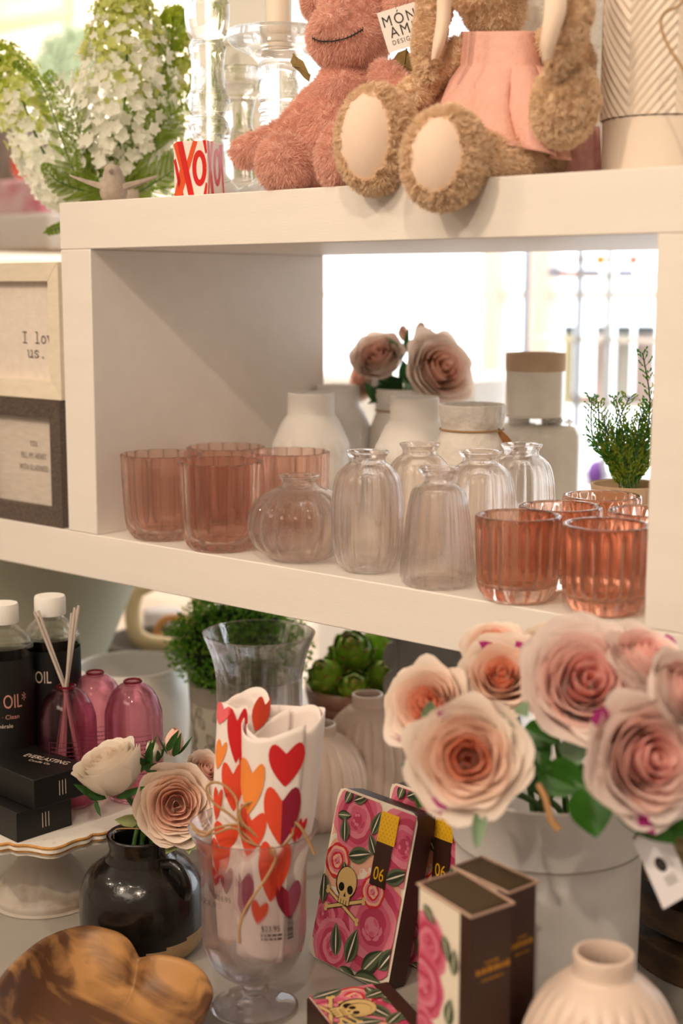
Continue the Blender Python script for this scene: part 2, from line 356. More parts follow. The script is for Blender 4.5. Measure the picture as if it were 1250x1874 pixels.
def make_roped(label, loc, rz):
    r = thing('roped_vase', label, 'vase', loc, rz, 'embossed white vases tied with twine')
    b = MB(); b.lathe(cprof(roped, 8)+[(.034, .1402), (.0325, .139), (.031, .125), (.029, .113), (.037, .09), (.037, .02), (0, .007)], 150, roughfac)
    b.build('body', M_emb, r, ang=60)
    b = MB(); b.tube([(.0335*math.cos(a), .0335*math.sin(a), .1135) for a in np.linspace(0, 2*PI, 40)[:-1]], .0011, 6, closed=True); b.build('twine', M_twine, r); return r
ps = pos(737, 712, .139); rv = make_roped('embossed white vase tied with twine holding the pale pink roses', (ps[0], ps[1], ZM), 0)
pt = pos(864, 741, .139); rv2 = dup(rv, pt, .7, 'empty embossed white vase tied with twine and a brown tag')
# kraft tag hanging from the second roped vase
tp = Vector(pt)+Vector((.0365*math.cos(.9), .0365*math.sin(.9)*.2-.012, .112))
r = thing('kraft_tag', 'brown kraft paper tag hanging at the right of the roped white vase', 'tag', tp, YAW)
b = MB(); o_ = [(-.002, .012), (.004, .010), (.020, -.004), (.031, -.018), (.030, -.022), (.018, -.0225), (.004, -.020), (-.003, -.015)]
b.add([(x+.003, 0, z) for x, z in o_]+[(x+.003, .0008, z) for x, z in o_], [tuple(range(8)), tuple(reversed(range(8, 16)))]+[(i, i+8, (i+1) % 8+8, (i+1) % 8) for i in range(8)])
b.build('card', M_kraft, r, smooth=False)
b = MB()
for i in range(3): b.tube([(.017+i*.002, -.0006, -.017+i*.001), (.019+i*.002, -.0006, -.0155+i*.001), (.020+i*.003, -.0006, -.0175+i*.001)], .0002, 5)
b.build('pen_mark', M_ink, r)
# glazed jars and the tan rimmed crock stacked on them
g1 = [(0, 0), (.030, 0), (.034, .004), (.0345, .05), (.0345, .085), (.033, .096), (.027, .1035), (.015, .106), (.0125, .1075), (.0125, .1135)]
def jar(label, u, vt, m, tex=False):
    b = MB(); b.lathe(shell(g1, .003), 110, (lambda t, z, k: 1+.016*noise.noise(Vector((math.cos(t)*5, math.sin(t)*5, z*170)))) if tex else None)
    p = on_z(u, vt, ZM+.1135); return tag(b.build('glazed_jar', m, None, (p.x, p.y, ZM), 0), label, 'jar', 'pale jars under the tan rimmed crock')
j1 = jar('glossy cream glazed jar with rounded shoulder, right of the stack', 1010, 762, M_gloss)
j2 = jar('rough textured white jar hidden under the tan rimmed crock', 950, 762, M_emb, True)
for (o, du) in ((j1, 0), (j2, 0)): pass
p1 = Vector(j1.location); p2 = Vector(j2.location); pc = on_z(978, 762, ZM+.1145)
r = thing('rimmed_crock', 'cylindrical cream crock with raw tan rim stacked on two jars', 'crock', (pc.x, pc.y, ZM+.1143), YAW)
Rc = 53.5*dep(pc)/FPX; Hc = (on_y(978, 645, pc.y).z-pc.z)
b = MB(); b.lathe(cprof([(0, 0), (Rc*.93, 0), (Rc*.98, .003), (Rc, .008), (Rc, Hc*.72)], 4)+[(Rc*.9, Hc*.72), (Rc*.9, .004), (0, .004)], 90); b.build('body', M_gloss, r)
b = MB(); b.lathe([(Rc*.9, Hc*.72), (Rc*1.005, Hc*.72), (Rc*1.01, Hc*.74), (Rc*1.01, Hc*.98), (Rc*.99, Hc), (Rc*.93, Hc), (Rc*.9, Hc*.98), (Rc*.9, Hc*.7)], 90); b.build('rim', M_tan, r)
# crumpled clear wrap on the jar shoulder
b = MB(); b.grid(lambda u, v: ((u-.5)*.03, (v-.5)*.018, .004*noise.noise(Vector((u*6, v*6, 1)))+.003*math.sin(u*9)*math.sin(v*7)), 24, 16)
tag(b.build('plastic_wrap', mat('clear_wrap', '#f4f2ef', .15, trans=.5, clear=.4), None, (p1.x+.018, p1.y-.012, ZM+.1095), YAW), 'crumpled clear plastic wrap on the glossy jar shoulder', 'wrap')

# ------------------------------------------------------------------ flowers
M_rp = [mat('rose_heart_pink', '#fbcdb9', .6, trl=.32), mat('rose_mid_blush', '#ffe0d0', .6, trl=.32), mat('rose_outer_cream', '#ffefe4', .6, trl=.32)]
M_rw = [mat('ivory_rose_heart', '#f0d6c2', .55, trl=.25), mat('ivory_rose_mid', '#f4e2d0', .55, trl=.25), mat('ivory_rose_outer', '#f6e8d8', .55, trl=.25)]
M_rb = [mat('peach_rose_heart', '#fcc0a4', .6, trl=.32), mat('peach_rose_mid', '#ffe3d2', .6, trl=.32), mat('peach_rose_outer', '#fff0e4', .6, trl=.32)]
M_rq = [mat('pink_rose_heart', '#fbc8c0', .6, trl=.32), mat('pink_rose_mid', '#ffe0d8', .6, trl=.32), mat('pink_rose_outer', '#fff0ea', .6, trl=.32)]
M_mag = mat('magenta_petal_edge', '#c03a90', .6, trl=.32)
def rose_mb(R, seed=1, openn=1.0, layers=7, magenta=0, hgt=1.0):
    q_ = random.Random(seed); b = MB(); ang = q_.random()*6
    counts = [2, 3, 3, 4, 5, 5, 6, 6, 6][:layers+1]
    L = len(counts)
    for li, n in enumerate(counts):
        q = li/(L-1); mi = 0 if q < .3 else (1 if q < .68 else 2)
        hw = (1.9-1.0*q) if li else 2.4
        rad = R*(.09+.80*q**.9); top = R*(.42-.36*q*openn)*hgt; base = -.72*R*hgt
        for k in range(n):
            a0 = ang+2*PI*k/n+q_.uniform(-.14, .14); ph = q_.random()*9; tl = q_.uniform(-.05, .05); rr = rad*q_.uniform(.95, 1.06); tt = top+R*q_.uniform(-.05, .05)
            cl = .20*q*openn; mag = magenta and q > .8 and q_.random() < magenta
            def fn(s, v, a0=a0, ph=ph, rr=rr, tt=tt, hw=hw, cl=cl, q=q, tl=tl):
                x = s*2-1; edge = 1-.20*abs(x)**3.2-.05*math.sin(ph+x*5)*q; t = v*edge
                a = a0+x*hw*(.55+.45*min(1, v*1.6))
                rho = rr*(math.sin(min(t, 1)*PI/2)**.55)*(1+.09*x+tl*.5)
                z = base+(tt-base)*t**1.15
                if t > .72: e = (t-.72)/.28; rho += R*cl*e*e*(1+.25*math.sin(ph*2+x*4)); z -= R*cl*.45*e*e*e
                rho += R*.018*math.sin(ph+x*7+v*3)*v
                return (rho*math.cos(a), rho*math.sin(a), z)
            b.grid(fn, 12, 9, mi=mi)
            if mag:
                for fi_ in range(108):
                    if fi_//12 >= 6 and 2 <= fi_ % 12 <= 3: b.m[-108+fi_] = 3
        ang += 1.1
    b.ball((0, 0, -.55*R), (R*.35, R*.35, R*.3), 12, 8, mi=2)
    return b
def leaf_mb(b, base, d, up, L, Wd, bend=.2, mi=0, serr=.0, n=9):
    d = Vector(d).normalized(); up = Vector(up); side = d.cross(up).normalized(); up = side.cross(d)
    def fn(s, v):
        x = s*2-1; w = Wd*math.sin(PI*min(v**.8, 1))**.8*(1+serr*math.sin(v*40)); 
        return Vector(base)+d*(L*v)+side*(x*w*.5)+up*(abs(x)*w*.22-bend*L*v*v)
    b.grid(fn, 4, n, mi=mi)
def bud_mb(R, seed=0):
    b = MB()
    for k in range(6):
        a0 = k*2.4+seed
        def fn(s, v, a0=a0):
            x = s*2-1; a = a0+x*1.2; r = R*.62*math.sin(PI*(.08+.80*v))*(1+.08*x); return (r*math.cos(a), r*math.sin(a), -R*.8+R*1.9*v*(1-.12*x*x))
        b.grid(fn, 8, 8, mi=k % 2)
    return b
def sepals(b, R, n=5, mi=2, L=1.4):
    for k in range(n):
        a = 2*PI*k/n; leaf_mb(b, (R*.3*math.cos(a), R*.3*math.sin(a), -R*.75), (math.cos(a)*.5, math.sin(a)*.5, .85), (math.cos(a), math.sin(a), -.3), R*L, R*.5, -.05, mi)
def add_rose(parent, P, d, R, mats, seed, name='rose_bloom', **kw):
    P = Vector(P)-parent.location if parent else Vector(P)
    b = rose_mb(R, seed, **kw); M = zto(d, P, seed)
    b.v = [tuple(M @ Vector(v)) for v in b.v]
    return b.build(name, mats+[M_mag], parent, ang=80)
toCam = lambda P: (CAM-Vector(P)).normalized()
# silk roses in the twine tied vase
base = Vector((ps[0], ps[1], ZM+.132)); r = thing('rose_posy', 'posy of pale pink silk roses in the twine tied white vase', 'flowers', base)
def dcv(P, du, dv, dn=1): return (RT*du+UP*dv-FW*dn)
def relp(u, v, d): return on_d(u, v, d)
d0 = dep(base)
for i, (u, v, Rpx, dd, dr, op) in enumerate(((806, 676, 66, -.03, (.45, .25, .8), .9), (692, 653, 47, -.012, (-.25, .5, .75), .5), (665, 690, 42, .03, (-.8, .1, .4), .8))):
    P = relp(u, v, d0+dd); add_rose(r, P, dcv(P, *dr), Rpx*(d0+dd)/FPX*1.08, M_rp, i+3, openn=op)
for i, (u, v, s) in enumerate(((738, 612, 15), (770, 608, 17))):
    P = relp(u, v, d0); b = bud_mb(s*d0/FPX, i); M = zto(Vector((.1*i-.05, 0, 1)), P-base); b.v = [tuple(M @ Vector(q)) for q in b.v]
    bb = b.build('rose_bud', [mat('peach_bud', '#e8b296', .6, trl=.32), M_rp[1], M_leafd], r)
b = MB()
for (u, v, u2, v2, w, mi) in ((735, 660, 712, 618, 14, 1), (738, 655, 748, 600, 8, 0), (752, 650, 790, 600, 16, 0), (764, 640, 800, 612, 10, 0), (742, 700, 738, 660, 18, 0), (738, 710, 690, 690, 22, 0), (735, 712, 700, 688, 20, 0), (720, 718, 680, 712, 18, 0), (708, 722, 674, 738, 9, 0), (740, 708, 770, 692, 26, 1), (705, 715, 695, 690, 16, 1), (690, 735, 668, 700, 14, 0), (757, 700, 742, 678, 16, 0)):
    A = relp(u, v, d0-.005)-base; B = relp(u2, v2, d0-.02)-base; leaf_mb(b, A, B-A, -FW, (B-A).length, w*d0/FPX*1.3, .1, mi, .05)
b.build('leaves', [M_leafd, M_leafm], r, ang=80)
b = MB()
for (u, v) in ((735, 690), (760, 700), (715, 690), (750, 660)): b.tube([Vector((0, 0, -.09))+Vector((rnd.uniform(-.01, .01), rnd.uniform(-.01, .01), 0)), (0, 0, -.01), relp(u, v, d0+.01)-base], .0016, 6)
b.build('stems', M_stem, r)

# small fern in a clay pot at the right
pp = pos(1148, 886, .066); pr = thing('potted_fern', 'small feathery green fern in a beige clay pot beside the right upright', 'plant', pp, 0)
b = MB(); b.lathe(cprof([(0, 0), (.026, 0), (.029, .003), (.033, .035), (.0365, .064), (.0365, .066)], 4)+[(.034, .066), (.033, .060), (.031, .055), (0, .054)], 64); b.build('pot', M_tan, pr)
b = MB(); fr = random.Random(5); dF = dep(pp)
stems = [((1083, 727), (1085, 800)), ((1095, 735), (1100, 800)), ((1152, 727), (1128, 790)), ((1127, 730), (1140, 790)), ((1176, 645), (1190, 740)), ((1110, 780), (1120, 830)), ((1190, 770), (1170, 830)), ((1180, 745), (1165, 800)), ((1165, 790), (1150, 830)), ((1135, 795), (1140, 840)), ((1205, 700), (1190, 790)), ((1150, 770), (1148, 820)), ((1105, 760), (1115, 830)), ((1200, 800), (1180, 850)), ((1118, 830), (1130, 860)), ((1165, 820), (1155, 855)), ((1140, 835), (1142, 862)), ((1185, 830), (1165, 860)), ((1128, 800), (1135, 850)), ((1172, 760), (1160, 830))]
for i, (tp_, md) in enumerate(stems):
    for rep in range(1):
        j = (fr.uniform(-.012, .012), fr.uniform(-.015, .015)) if rep else (0, 0)
        A = Vector((fr.uniform(-.008, .008), fr.uniform(-.008, .008), .054)); Mi = relp(*md, dF+j[1])-Vector(pp); E_ = relp(tp_[0]+j[0]*1500, tp_[1], dF+j[1]*1.5)-Vector(pp)
        c = crom([A, A.lerp(Mi, .5)+Vector((0, 0, .002)), Mi, E_], 8); b.tube(c, .0007, 5, mi=0)
        yl = 1 if fr.random() < .5 else 0
        for k in range(5, len(c)-1):
            t = (c[k+1]-c[k]).normalized()
            for s in (-1, 1):
                for w in range(3 if k < len(c)*.62 else 1):
                    dr = (t+RT*s*fr.uniform(.6, 1.1)+FW*fr.uniform(-.8, .8)).normalized(); q = c[k]+t*fr.uniform(0, .002)
                    ln = fr.uniform(.005, .011); b.tube([q, q+dr*ln], .0003, 3, mi=0)
                    for m_ in range(3): leaf_mb(b, q+dr*ln*(.4+.3*m_), (dr+Vector((fr.uniform(-.8, .8), fr.uniform(-.8, .8), fr.uniform(-.3, .9)))), -FW, fr.uniform(.003, .0055), .0018, .1, 1+yl, n=3)
b.build('foliage', [M_stem, mat('fern_dark', '#4c9030', .5, trl=.45), mat('fern_yellow', '#8fa52a', .5, trl=.4)], pr, smooth=False)

# ------------------------------------------------------------------ framed signs left of the shelf opening
def sign(name, label, P, rz, w, h, fw, dpt, mfr, mside, msheet):
    r = thing(name, label, 'sign', P, rz)            # local: x right, y back, z up; origin at bottom right front
    b = MB()
    for (A, B_, C_, D_) in (((-w, 0), (0, 0), (-fw, fw), (-w+fw, fw)), ((0, 0), (0, h), (-fw, h-fw), (-fw, fw)), ((0, h), (-w, h), (-w+fw, h-fw), (-fw, h-fw)), ((-w, h), (-w, 0), (-w+fw, fw), (-w+fw, h-fw))):
        q = [A, B_, C_, D_]; g = .0002
        vs = [(x, 0 if i < 2 else .002, z) for i, (x, z) in enumerate(q)]+[(x, dpt, z) for x, z in q]
        b.add(vs, [(0, 1, 2, 3), (7, 6, 5, 4), (0, 4, 5, 1), (2, 6, 7, 3), (1, 5, 6, 2), (3, 7, 4, 0)])
    b.build('frame', mfr, r, smooth=False, bevel=.0007)
    b = MB(); b.box(-w+fw, -fw, .012, .014, fw, h-fw); b.build('sheet', msheet, r, smooth=False); return r
M_lin = mat('linen_sheet', '#e3d6ca', .9, var=.05, vscale=120, bump=.5, bscale=500); M_lin2 = mat('grey_linen_sheet', '#cfc2b6', .9, var=.07, vscale=60, bump=.5, bscale=300, stretch=(1, 1, 5))
M_oak = mat('whitewashed_frame', '#e6d9c4', .6, var=.06, vscale=40, bump=.15, bscale=60, stretch=(1, 1, 4)); M_char = mat('charcoal_frame', '#5a4d45', .7, var=.35, vscale=90, bump=.5, bscale=160, stretch=(2, 2, 5))
dk = sign('framed_sign', 'charcoal framed linen sign reading YOU FILL MY HEART WITH GLADNESS, under the pale frame', Vector((-.012, .002, ZM)), 0, .150, .140, .0205, .018, M_char, None, M_lin2)
lt = sign('framed_sign', 'whitewashed framed linen sign reading I love us, stacked on the charcoal frame', Vector((-.008, .002, ZM+.1405)), 0, .154, .1475, .0205, .018, M_oak, None, M_lin)
def wtext(parent, txt, u, v, y, size, sx, mat_, name='lettering', space=1):
    P = on_y(u, v, y); mb = text_mb(txt, size, sx, space=space); facing(mb, frame(P-parent.location-Vector((0, .0004, 0)), (1, 0, 0), (0, 0, 1))); return mb.build(name, mat_, parent, smooth=False)
for txt, u, v, sc in (('YOU', 62, 817, 1), ('FILL MY HEART', 62, 839, 1), ('WITH GLADNESS.', 63, 861, 1)): wtext(dk, txt, u, v, .0135, .0095, .62, M_grey, space=1.15)
# typewriter lettering drawn as strokes (unit em, serifs)
TW = {'I': [[(-.3, 0), (.3, 0)], [(-.3, 1), (.3, 1)], [(0, 0), (0, 1)]], 'l': [[(-.3, 0), (.3, 0)], [(-.25, 1.02), (0, 1.02)], [(0, 0), (0, 1.02)]],
      'o': [[(.3*math.cos(a), .33+.33*math.sin(a)) for a in np.linspace(0, 2*PI, 17)]], 'v': [[(-.3, .66), (0, .02), (.3, .66)], [(-.42, .68), (-.15, .68)], [(.15, .68), (.42, .68)]],
      'e': [[(-.28, .34), (.28, .36), (.26, .52), (.1, .66), (-.12, .66), (-.3, .45), (-.3, .22), (-.1, .01), (.12, .01), (.28, .12)]],
      'u': [[(-.42, .66), (-.27, .66), (-.27, .15), (-.12, .01), (.08, .02), (.25, .16)], [(.1, .66), (.26, .66), (.26, 0), (.42, 0)]],
      's': [[(.25, .50), (.24, .62), (0, .67), (-.24, .56), (-.2, .40), (.2, .28), (.26, .12), (0, 0), (-.26, .06), (-.27, .2)]], '.': [[(-.04, .04), (.04, .04)]], ' ': []}
def typed(txt, size, M, thick=.085):
    b = MB(); x0 = 0
    for ch in txt:
        for st in TW[ch]:
            for (ax, ay), (bx, by) in zip(st, st[1:]):
                d = Vector((bx-ax, by-ay)); 
                if d.length < 1e-6: continue
                d.normalize(); t = thick*(1.8 if ch == '.' else 1)*.5; n = Vector((-d.y, d.x))*t; e = d*t*.7
                q = [Vector((ax, ay))-e+n, Vector((ax, ay))-e-n, Vector((bx, by))+e-n, Vector((bx, by))+e+n]
                b.add([((x0+p.x)*size, p.y*size, 0) for p in q], [(0, 1, 2, 3)], M)
        x0 += .93
    return b
for txt, u, v in (('I love', 46, 627), ('us.', 56, 654)):
    P = on_y(u, v, .0135)-lt.location-Vector((0, .0004, 0)); typed(txt, .0118, frame(P, (1, 0, 0), (0, 0, 1))).build('lettering', M_ink, lt, smooth=False)

# ------------------------------------------------------------------ top shelf
# grey bird
P = on_y(207, 362, .022); r = tag(None or bpy.data.objects.new('bird_figurine', None), 'small grey stone bird with outstretched wings on the shelf edge', 'figurine'); COL.objects.link(r); r.location = (P.x, P.y, 0); r.rotation_euler = (0, 0, YAW)
M_stone = mat('grey_stone', '#b5a596', .85, var=.12, vscale=150, bump=.5, bscale=600)
b = MB()
k = dep(P)/FPX
def bird(s, t):   # body of revolution, head upright
    return None
b.lathe(cprof([(0, 0), (.010, .0004), (.0145, .006), (.0155, .013), (.0135, .022), (.0115, .028), (.0098, .033), (.006, .0365), (0, .0378)], 5), 40, lambda t, z, k_: 1+.12*math.cos(2*t)*-1*(z/.037))
b.v = [(x*.95, y*1.15+.004-(.0035 if z > .026 else 0)*(z-.026)/.01, z) for x, y, z in b.v]
b.ball((0, -.0125, .0305), (.0026, .006, .0024), 10, 6); body = b
def wing(sgn):
    def fn(s, v):
        x = sgn*(.006+.040*v); ww = .0105*(1-v)**.6+.0015; y = (s*2-1)*ww+.004+.004*v; z = .016+.012*v**1.3+.003*(1-(s*2-1)**2)*(1-v)
        return (x, y, z)
    def fn2(s, v): p = fn(1-s, v); return (p[0], p[1], p[2]-.0035*(1-v)-.0016)
    b.grid(fn, 10, 14); b.grid(fn2, 10, 14)
    b.grid(lambda s, v: fn(0, v) if s < .5 else fn2(1, v), 1, 14); b.grid(lambda s, v: fn(1, v) if s < .5 else fn2(0, v), 1, 14)
    b.grid(lambda s, v: fn(s, 1) if v < .5 else fn2(1-s, 1), 10, 1)
wing(-1); wing(1)
b.grid(lambda s, v: ((s*2-1)*.006*(1+v*.6), .014+.022*v, .010+.008*v), 4, 6); b.grid(lambda s, v: ((1-s*2)*.006*(1+v*.6), .014+.022*v, .0075+.0085*v), 4, 6)
b.build('body', M_stone, r, ang=50)
# candle block with red XO print
P0 = on_y(380, 357, .016); r = thing('square_candle', 'square candle wrapped in red and white XO print beside the glass candlesticks', 'candle', (P0.x, P0.y, 0), YAW-.38)
S_ = .052; b = MB(); b.box(-S_, 0, 0, S_, 0, S_); b.build('block', mat('printed_wrap', '#f1e3da', .5), r, bevel=.0008)
M_red = mat('red_print', '#d2231c', .3); M_orr = mat('orange_print', '#e2552a', .3)
b = MB()
def stroke(pts, w, y=-.0003, side=0, mi=0):
    pts = [Vector(p) for p in pts]; L_ = []; R_ = []
    for i, p in enumerate(pts):
        d = (pts[min(i+1, len(pts)-1)]-pts[max(i-1, 0)]).normalized(); n = Vector((-d.y, d.x))*w*.5; L_.append(p+n); R_.append(p-n)
    f3 = (lambda p: (min(max(p.x, -S_), 0), y, min(max(p.y, 0), S_))) if side == 0 else (lambda p: (-y, min(max(p.x, 0), S_), min(max(p.y, 0), S_)))
    for i in range(len(pts)-1): b.add([f3(L_[i]), f3(R_[i]), f3(R_[i+1]), f3(L_[i+1])], [(0, 1, 2, 3)], mi=mi)
circ = lambda cx, cy, rx, ry: [(cx+rx*math.cos(a), cy+ry*math.sin(a)) for a in np.linspace(0, 2*PI, 25)]
stroke([(-.050, .051), (-.038, .026), (-.048, -.001)], .009, -.0002, mi=1); stroke([(-.044, .0), (-.018, .053)], .008, -.0003, mi=1)
stroke([(-.0515, .035), (-.040, .0)], .006, -.0002); stroke([(-.042, .053), (-.025, -.001)], .0095, -.0004); stroke(circ(-.012, .026, .008, .014), .0062, -.0004)
stroke([(-.004, .053), (0, .040)], .005, -.0004); stroke([(-.004, 0), (0, .012)], .005, -.0004)
stroke([(.001, .053), (.016, -.001)], .009, -.0003, 1); stroke([(.016, .053), (.001, .0)], .007, -.0002, 1, 1); stroke(circ(.030, .028, .008, .015), .0062, -.0004, 1); stroke([(.041, .05), (.052, .0)], .008, -.0003, 1)
b.build('print', [M_red, M_orr], r, smooth=False); r.scale = (.70, .70, 1)

# glass candlesticks
def stick(prof, name, label, loc, n=72, fac=None):
    b = MB(); b.lathe(cprof(prof, 7), n, fac); return tag(b.build(name, M_crystal, None, loc, 0, ang=60), label, 'candlestick', 'turned clear glass candlesticks')
P = on_y(383, 345, .07)
stick([(0, 0), (.036, 0), (.038, .004), (.030, .012), (.018, .026), (.0155, .036), (.015, .052), (.0165, .064), (.021, .074), (.0165, .082), (.0195, .090), (.0225, .098), (.0195, .105), (.0175, .112), (.0165, .128), (.0175, .142), (.019, .150), (.0165, .156), (.020, .162), (.0225, .176), (.0225, .192), (.019, .198), (.022, .204), (.0225, .225), (.019, .232), (.026, .24), (.026, .25), (.014, .252), (.012, .23), (0, .228)],
      'glass_candlestick', 'tall turned clear glass candlestick directly behind the red XO candle', (P.x, P.y, 0))
P = on_y(512, 345, .115)
big = stick([(0, 0), (.046, 0), (.048, .004), (.040, .012), (.026, .020), (.017, .032), (.0150, .046), (.0165, .060), (.0195, .072), (.0185, .076), (.0205, .080), (.0185, .084), (.0215, .089), (.019, .094), (.0215, .099), (.019, .104), (.020, .112), (.0175, .120), (.019, .130), (.023, .136), (.030, .142), (.044, .149), (.051, .155), (.0525, .162), (.050, .166), (.042, .163), (.020, .160), (.018, .152), (0, .150)],
      'glass_candlestick', 'wide dished clear glass candlestick holding a cream pillar candle', (P.x, P.y, 0))
b = MB(); b.lathe(cprof([(0, .1505), (.0125, .1505), (.0128, .16), (.0128, .262), (.011, .265), (0, .2655)], 3), 40); tag(b.build('pillar_candle', mat('cream_wax', '#f3e6d3', .5, sss=.2), None, (P.x, P.y, 0)), 'cream pillar candle standing in the wide glass candlestick', 'candle')
P = on_y(438, 345, .16)
stick([(0, 0), (.036, 0), (.038, .004), (.028, .012), (.016, .024), (.0145, .04), (.017, .058), (.023, .066), (.019, .074), (.015, .084), (.016, .10), (.019, .112), (.026, .120), (.0285, .130), (.0285, .1425), (.026, .1435), (.023, .130), (.012, .122), (0, .121)],
      'glass_candlestick', 'short turned clear glass candlestick at the back between two taller ones', (P.x, P.y, 0))
# white card box behind with small grey text
P = on_y(448, 10, .30); r = thing('gift_box', 'white printed gift box standing behind the glass candlesticks', 'box', (P.x, .30, 0), .25)
b = MB(); b.box(-.035, .035, -.012, .02, 0, .26); b.build('carton', M_paper, r, bevel=.001)
tp = MB()
for i, t_ in enumerate(('made with 100%', 'transitioned to Canada')):
    q = text_mb(t_, .0052, .9); tp.add([(x, -.0125, .206-.008*i+y) for x, y, z in q.v], q.f)
tp.build('lettering', M_grey, r, smooth=False)

# blossom and fern arrangement
P = on_y(232, 345, .13); r = thing('blossom_arrangement', 'spray of white green hydrangea blossom with fern fronds behind the bird', 'flowers', (P.x, P.y, 0)); bp = Vector((P.x, P.y, 0)); dB = dep(bp)
b = MB(); b.lathe(cprof([(0, 0), (.02, 0), (.026, .006), (.028, .018), (.024, .028), (.021, .030)], 4)+[(.019, .03), (.018, .02), (0, .018)], 40); b.build('vase', M_stone, r)
M_bl = [mat('white_petal', '#fbfaf0', .6, trl=.5), mat('lime_petal', '#dde28c', .6, trl=.5), mat('green_petal', '#b9c83c', .6, trl=.45)]
def spike(path, radii, n, seed, gtop):
    q = random.Random(seed); b = MB(); c = crom([on_d(u, v, dB+dd)-bp for u, v, dd in path], 10); m = len(c)
    for i in range(n):
        f = q.random(); k = f*(m-1); i0 = int(k); a = c[i0].lerp(c[min(i0+1, m-1)], k-i0); rr = np.interp(f, [x[0] for x in radii], [x[1] for x in radii])
        t = (c[min(i0+1, m-1)]-c[max(i0-1, 0)]).normalized(); d = Vector((q.gauss(0, 1), q.gauss(0, 1), q.gauss(0, 1))); d = (d-t*d.dot(t)*.7).normalized()
        pos_ = a+d*rr*(q.uniform(.35, 1)**.5); M = zto(d+Vector((0, 0, .2)), pos_, q.random()*6); s = q.uniform(.0062, .0098)*(1-.35*f)
        mi = 0 if f < gtop-.12+q.uniform(-.2, .2) else (1 if f < gtop+.22+q.uniform(-.15, .15) else 2)
        for p in range(5):
            an = 2*PI*p/5; ca, sa = math.cos(an), math.sin(an)
            def fn(x, y, ca=ca, sa=sa):
                w = (x*2-1)*s*.42*math.sin(PI*min(1, .12+.8*y)); l = s*y; z = s*.35*y*y+abs(x*2-1)*s*.06; return (l*ca-w*sa, l*sa+w*ca, z)
            b.grid(fn, 2, 3, M, mi)
    b.build('blossom_spike', M_bl, r, smooth=True, ang=80); t_ = MB(); t_.tube([(0, 0, .02)]+c, .0016, 6); t_.build('stem', M_stem, r)
spike([(205, 330, 0), (225, 220, -.01), (232, 110, 0), (228, 40, .01), (226, -30, .02)], [(0, .034), (.25, .064), (.5, .058), (.75, .040), (1, .016)], 1150, 1, .66)
spike([(170, 370, .03), (110, 330, .03), (62, 240, .03), (32, 160, .03), (-8, 100, .04)], [(0, .022), (.3, .036), (.6, .040), (.85, .032), (1, .02)], 700, 2, .7)
spike([(280, 330, .04), (290, 220, .05), (310, 120, .05), (318, 20, .05)], [(0, .025), (.4, .036), (.7, .028), (1, .014)], 480, 3, .5)
spike([(440, 330, .09), (445, 250, .09), (450, 150, .09)], [(0, .015), (.5, .02), (1, .012)], 90, 5, .3)
def fern(path, L0, L1, np_, seed, dens=1.0):
    q = random.Random(seed); c = crom([on_d(u, v, dB+dd)-bp for u, v, dd in path], 12); m = len(c); b = MB(); b.tube(c, [.0012*(1-.7*i/m) for i in range(m)], 5, mi=1)
    for i in range(np_):
        f = (i+.6)/np_; k = f*(m-1); i0 = int(k); a = c[i0].lerp(c[min(i0+1, m-1)], k-i0); t = (c[min(i0+2, m-1)]-c[max(i0-1, 0)]).normalized(); side = t.cross(FW).normalized()
        ln = np.interp(f, [0, .25, .6, 1], [L0*.8, L0, L1, L1*.25])
        for s in (-1, 1):
            d = (side*s*.8+t*.75+FW*q.uniform(-.25, .25)).normalized(); e = [a+d*ln*g+t*ln*.12*g*g for g in np.linspace(0, 1, 6)]; b.tube(e, .0004, 4, mi=0)
            nl = max(4, int(ln/.0021)); 
            for j in range(nl):
                g = (j+.5)/nl; pp_ = a+d*ln*g+t*ln*.12*g*g; l2 = .0058*(1-g)**.6*dens+.0012; n2 = d.cross(FW).normalized()
                for s2 in (-1, 1): leaf_mb(b, pp_, n2*s2+d*.7, -FW, l2, .0021, .1, 0, n=2)
    return b.build('fern_frond', [M_fern, M_stem], r, smooth=False)
fern([(218, 360, -.02), (160, 330, -.03), (150, 260, -.03), (128, 195, -.03), (88, 136, -.02)], .042, .022, 17, 1)
fern([(205, 362, -.02), (140, 345, -.03), (104, 330, -.035), (82, 305, -.035)], .022, .014, 10, 2)
fern([(200, 362, -.02), (140, 320, -.02), (100, 215, -.02), (72, 150, -.02), (28, 116, -.02)], .02, .013, 16, 3)
fern([(225, 362, -.02), (250, 270, -.03), (300, 225, -.03), (352, 172, -.02)], .042, .03, 14, 4)
fern([(240, 362, 0), (285, 220, 0), (305, 100, 0), (345, 20, 0)], .034, .020, 18, 5)
fern([(215, 362, -.03), (225, 320, -.03), (220, 240, -.03), (240, 200, -.03)], .03, .02, 10, 6)
fern([(235, 362, -.02), (290, 330, -.03), (330, 300, -.02), (352, 262, -.02)], .034, .022, 12, 7)
fern([(200, 364, -.03), (190, 330, -.03), (185, 280, -.02)], .035, .02, 9, 8)
fern([(418, 280, .1), (440, 240, .1), (458, 172, .1)], .012, .012, 10, 9)
fern([(130, 400, .02), (112, 415, .02), (86, 424, .02)], .008, .006, 8, 10)

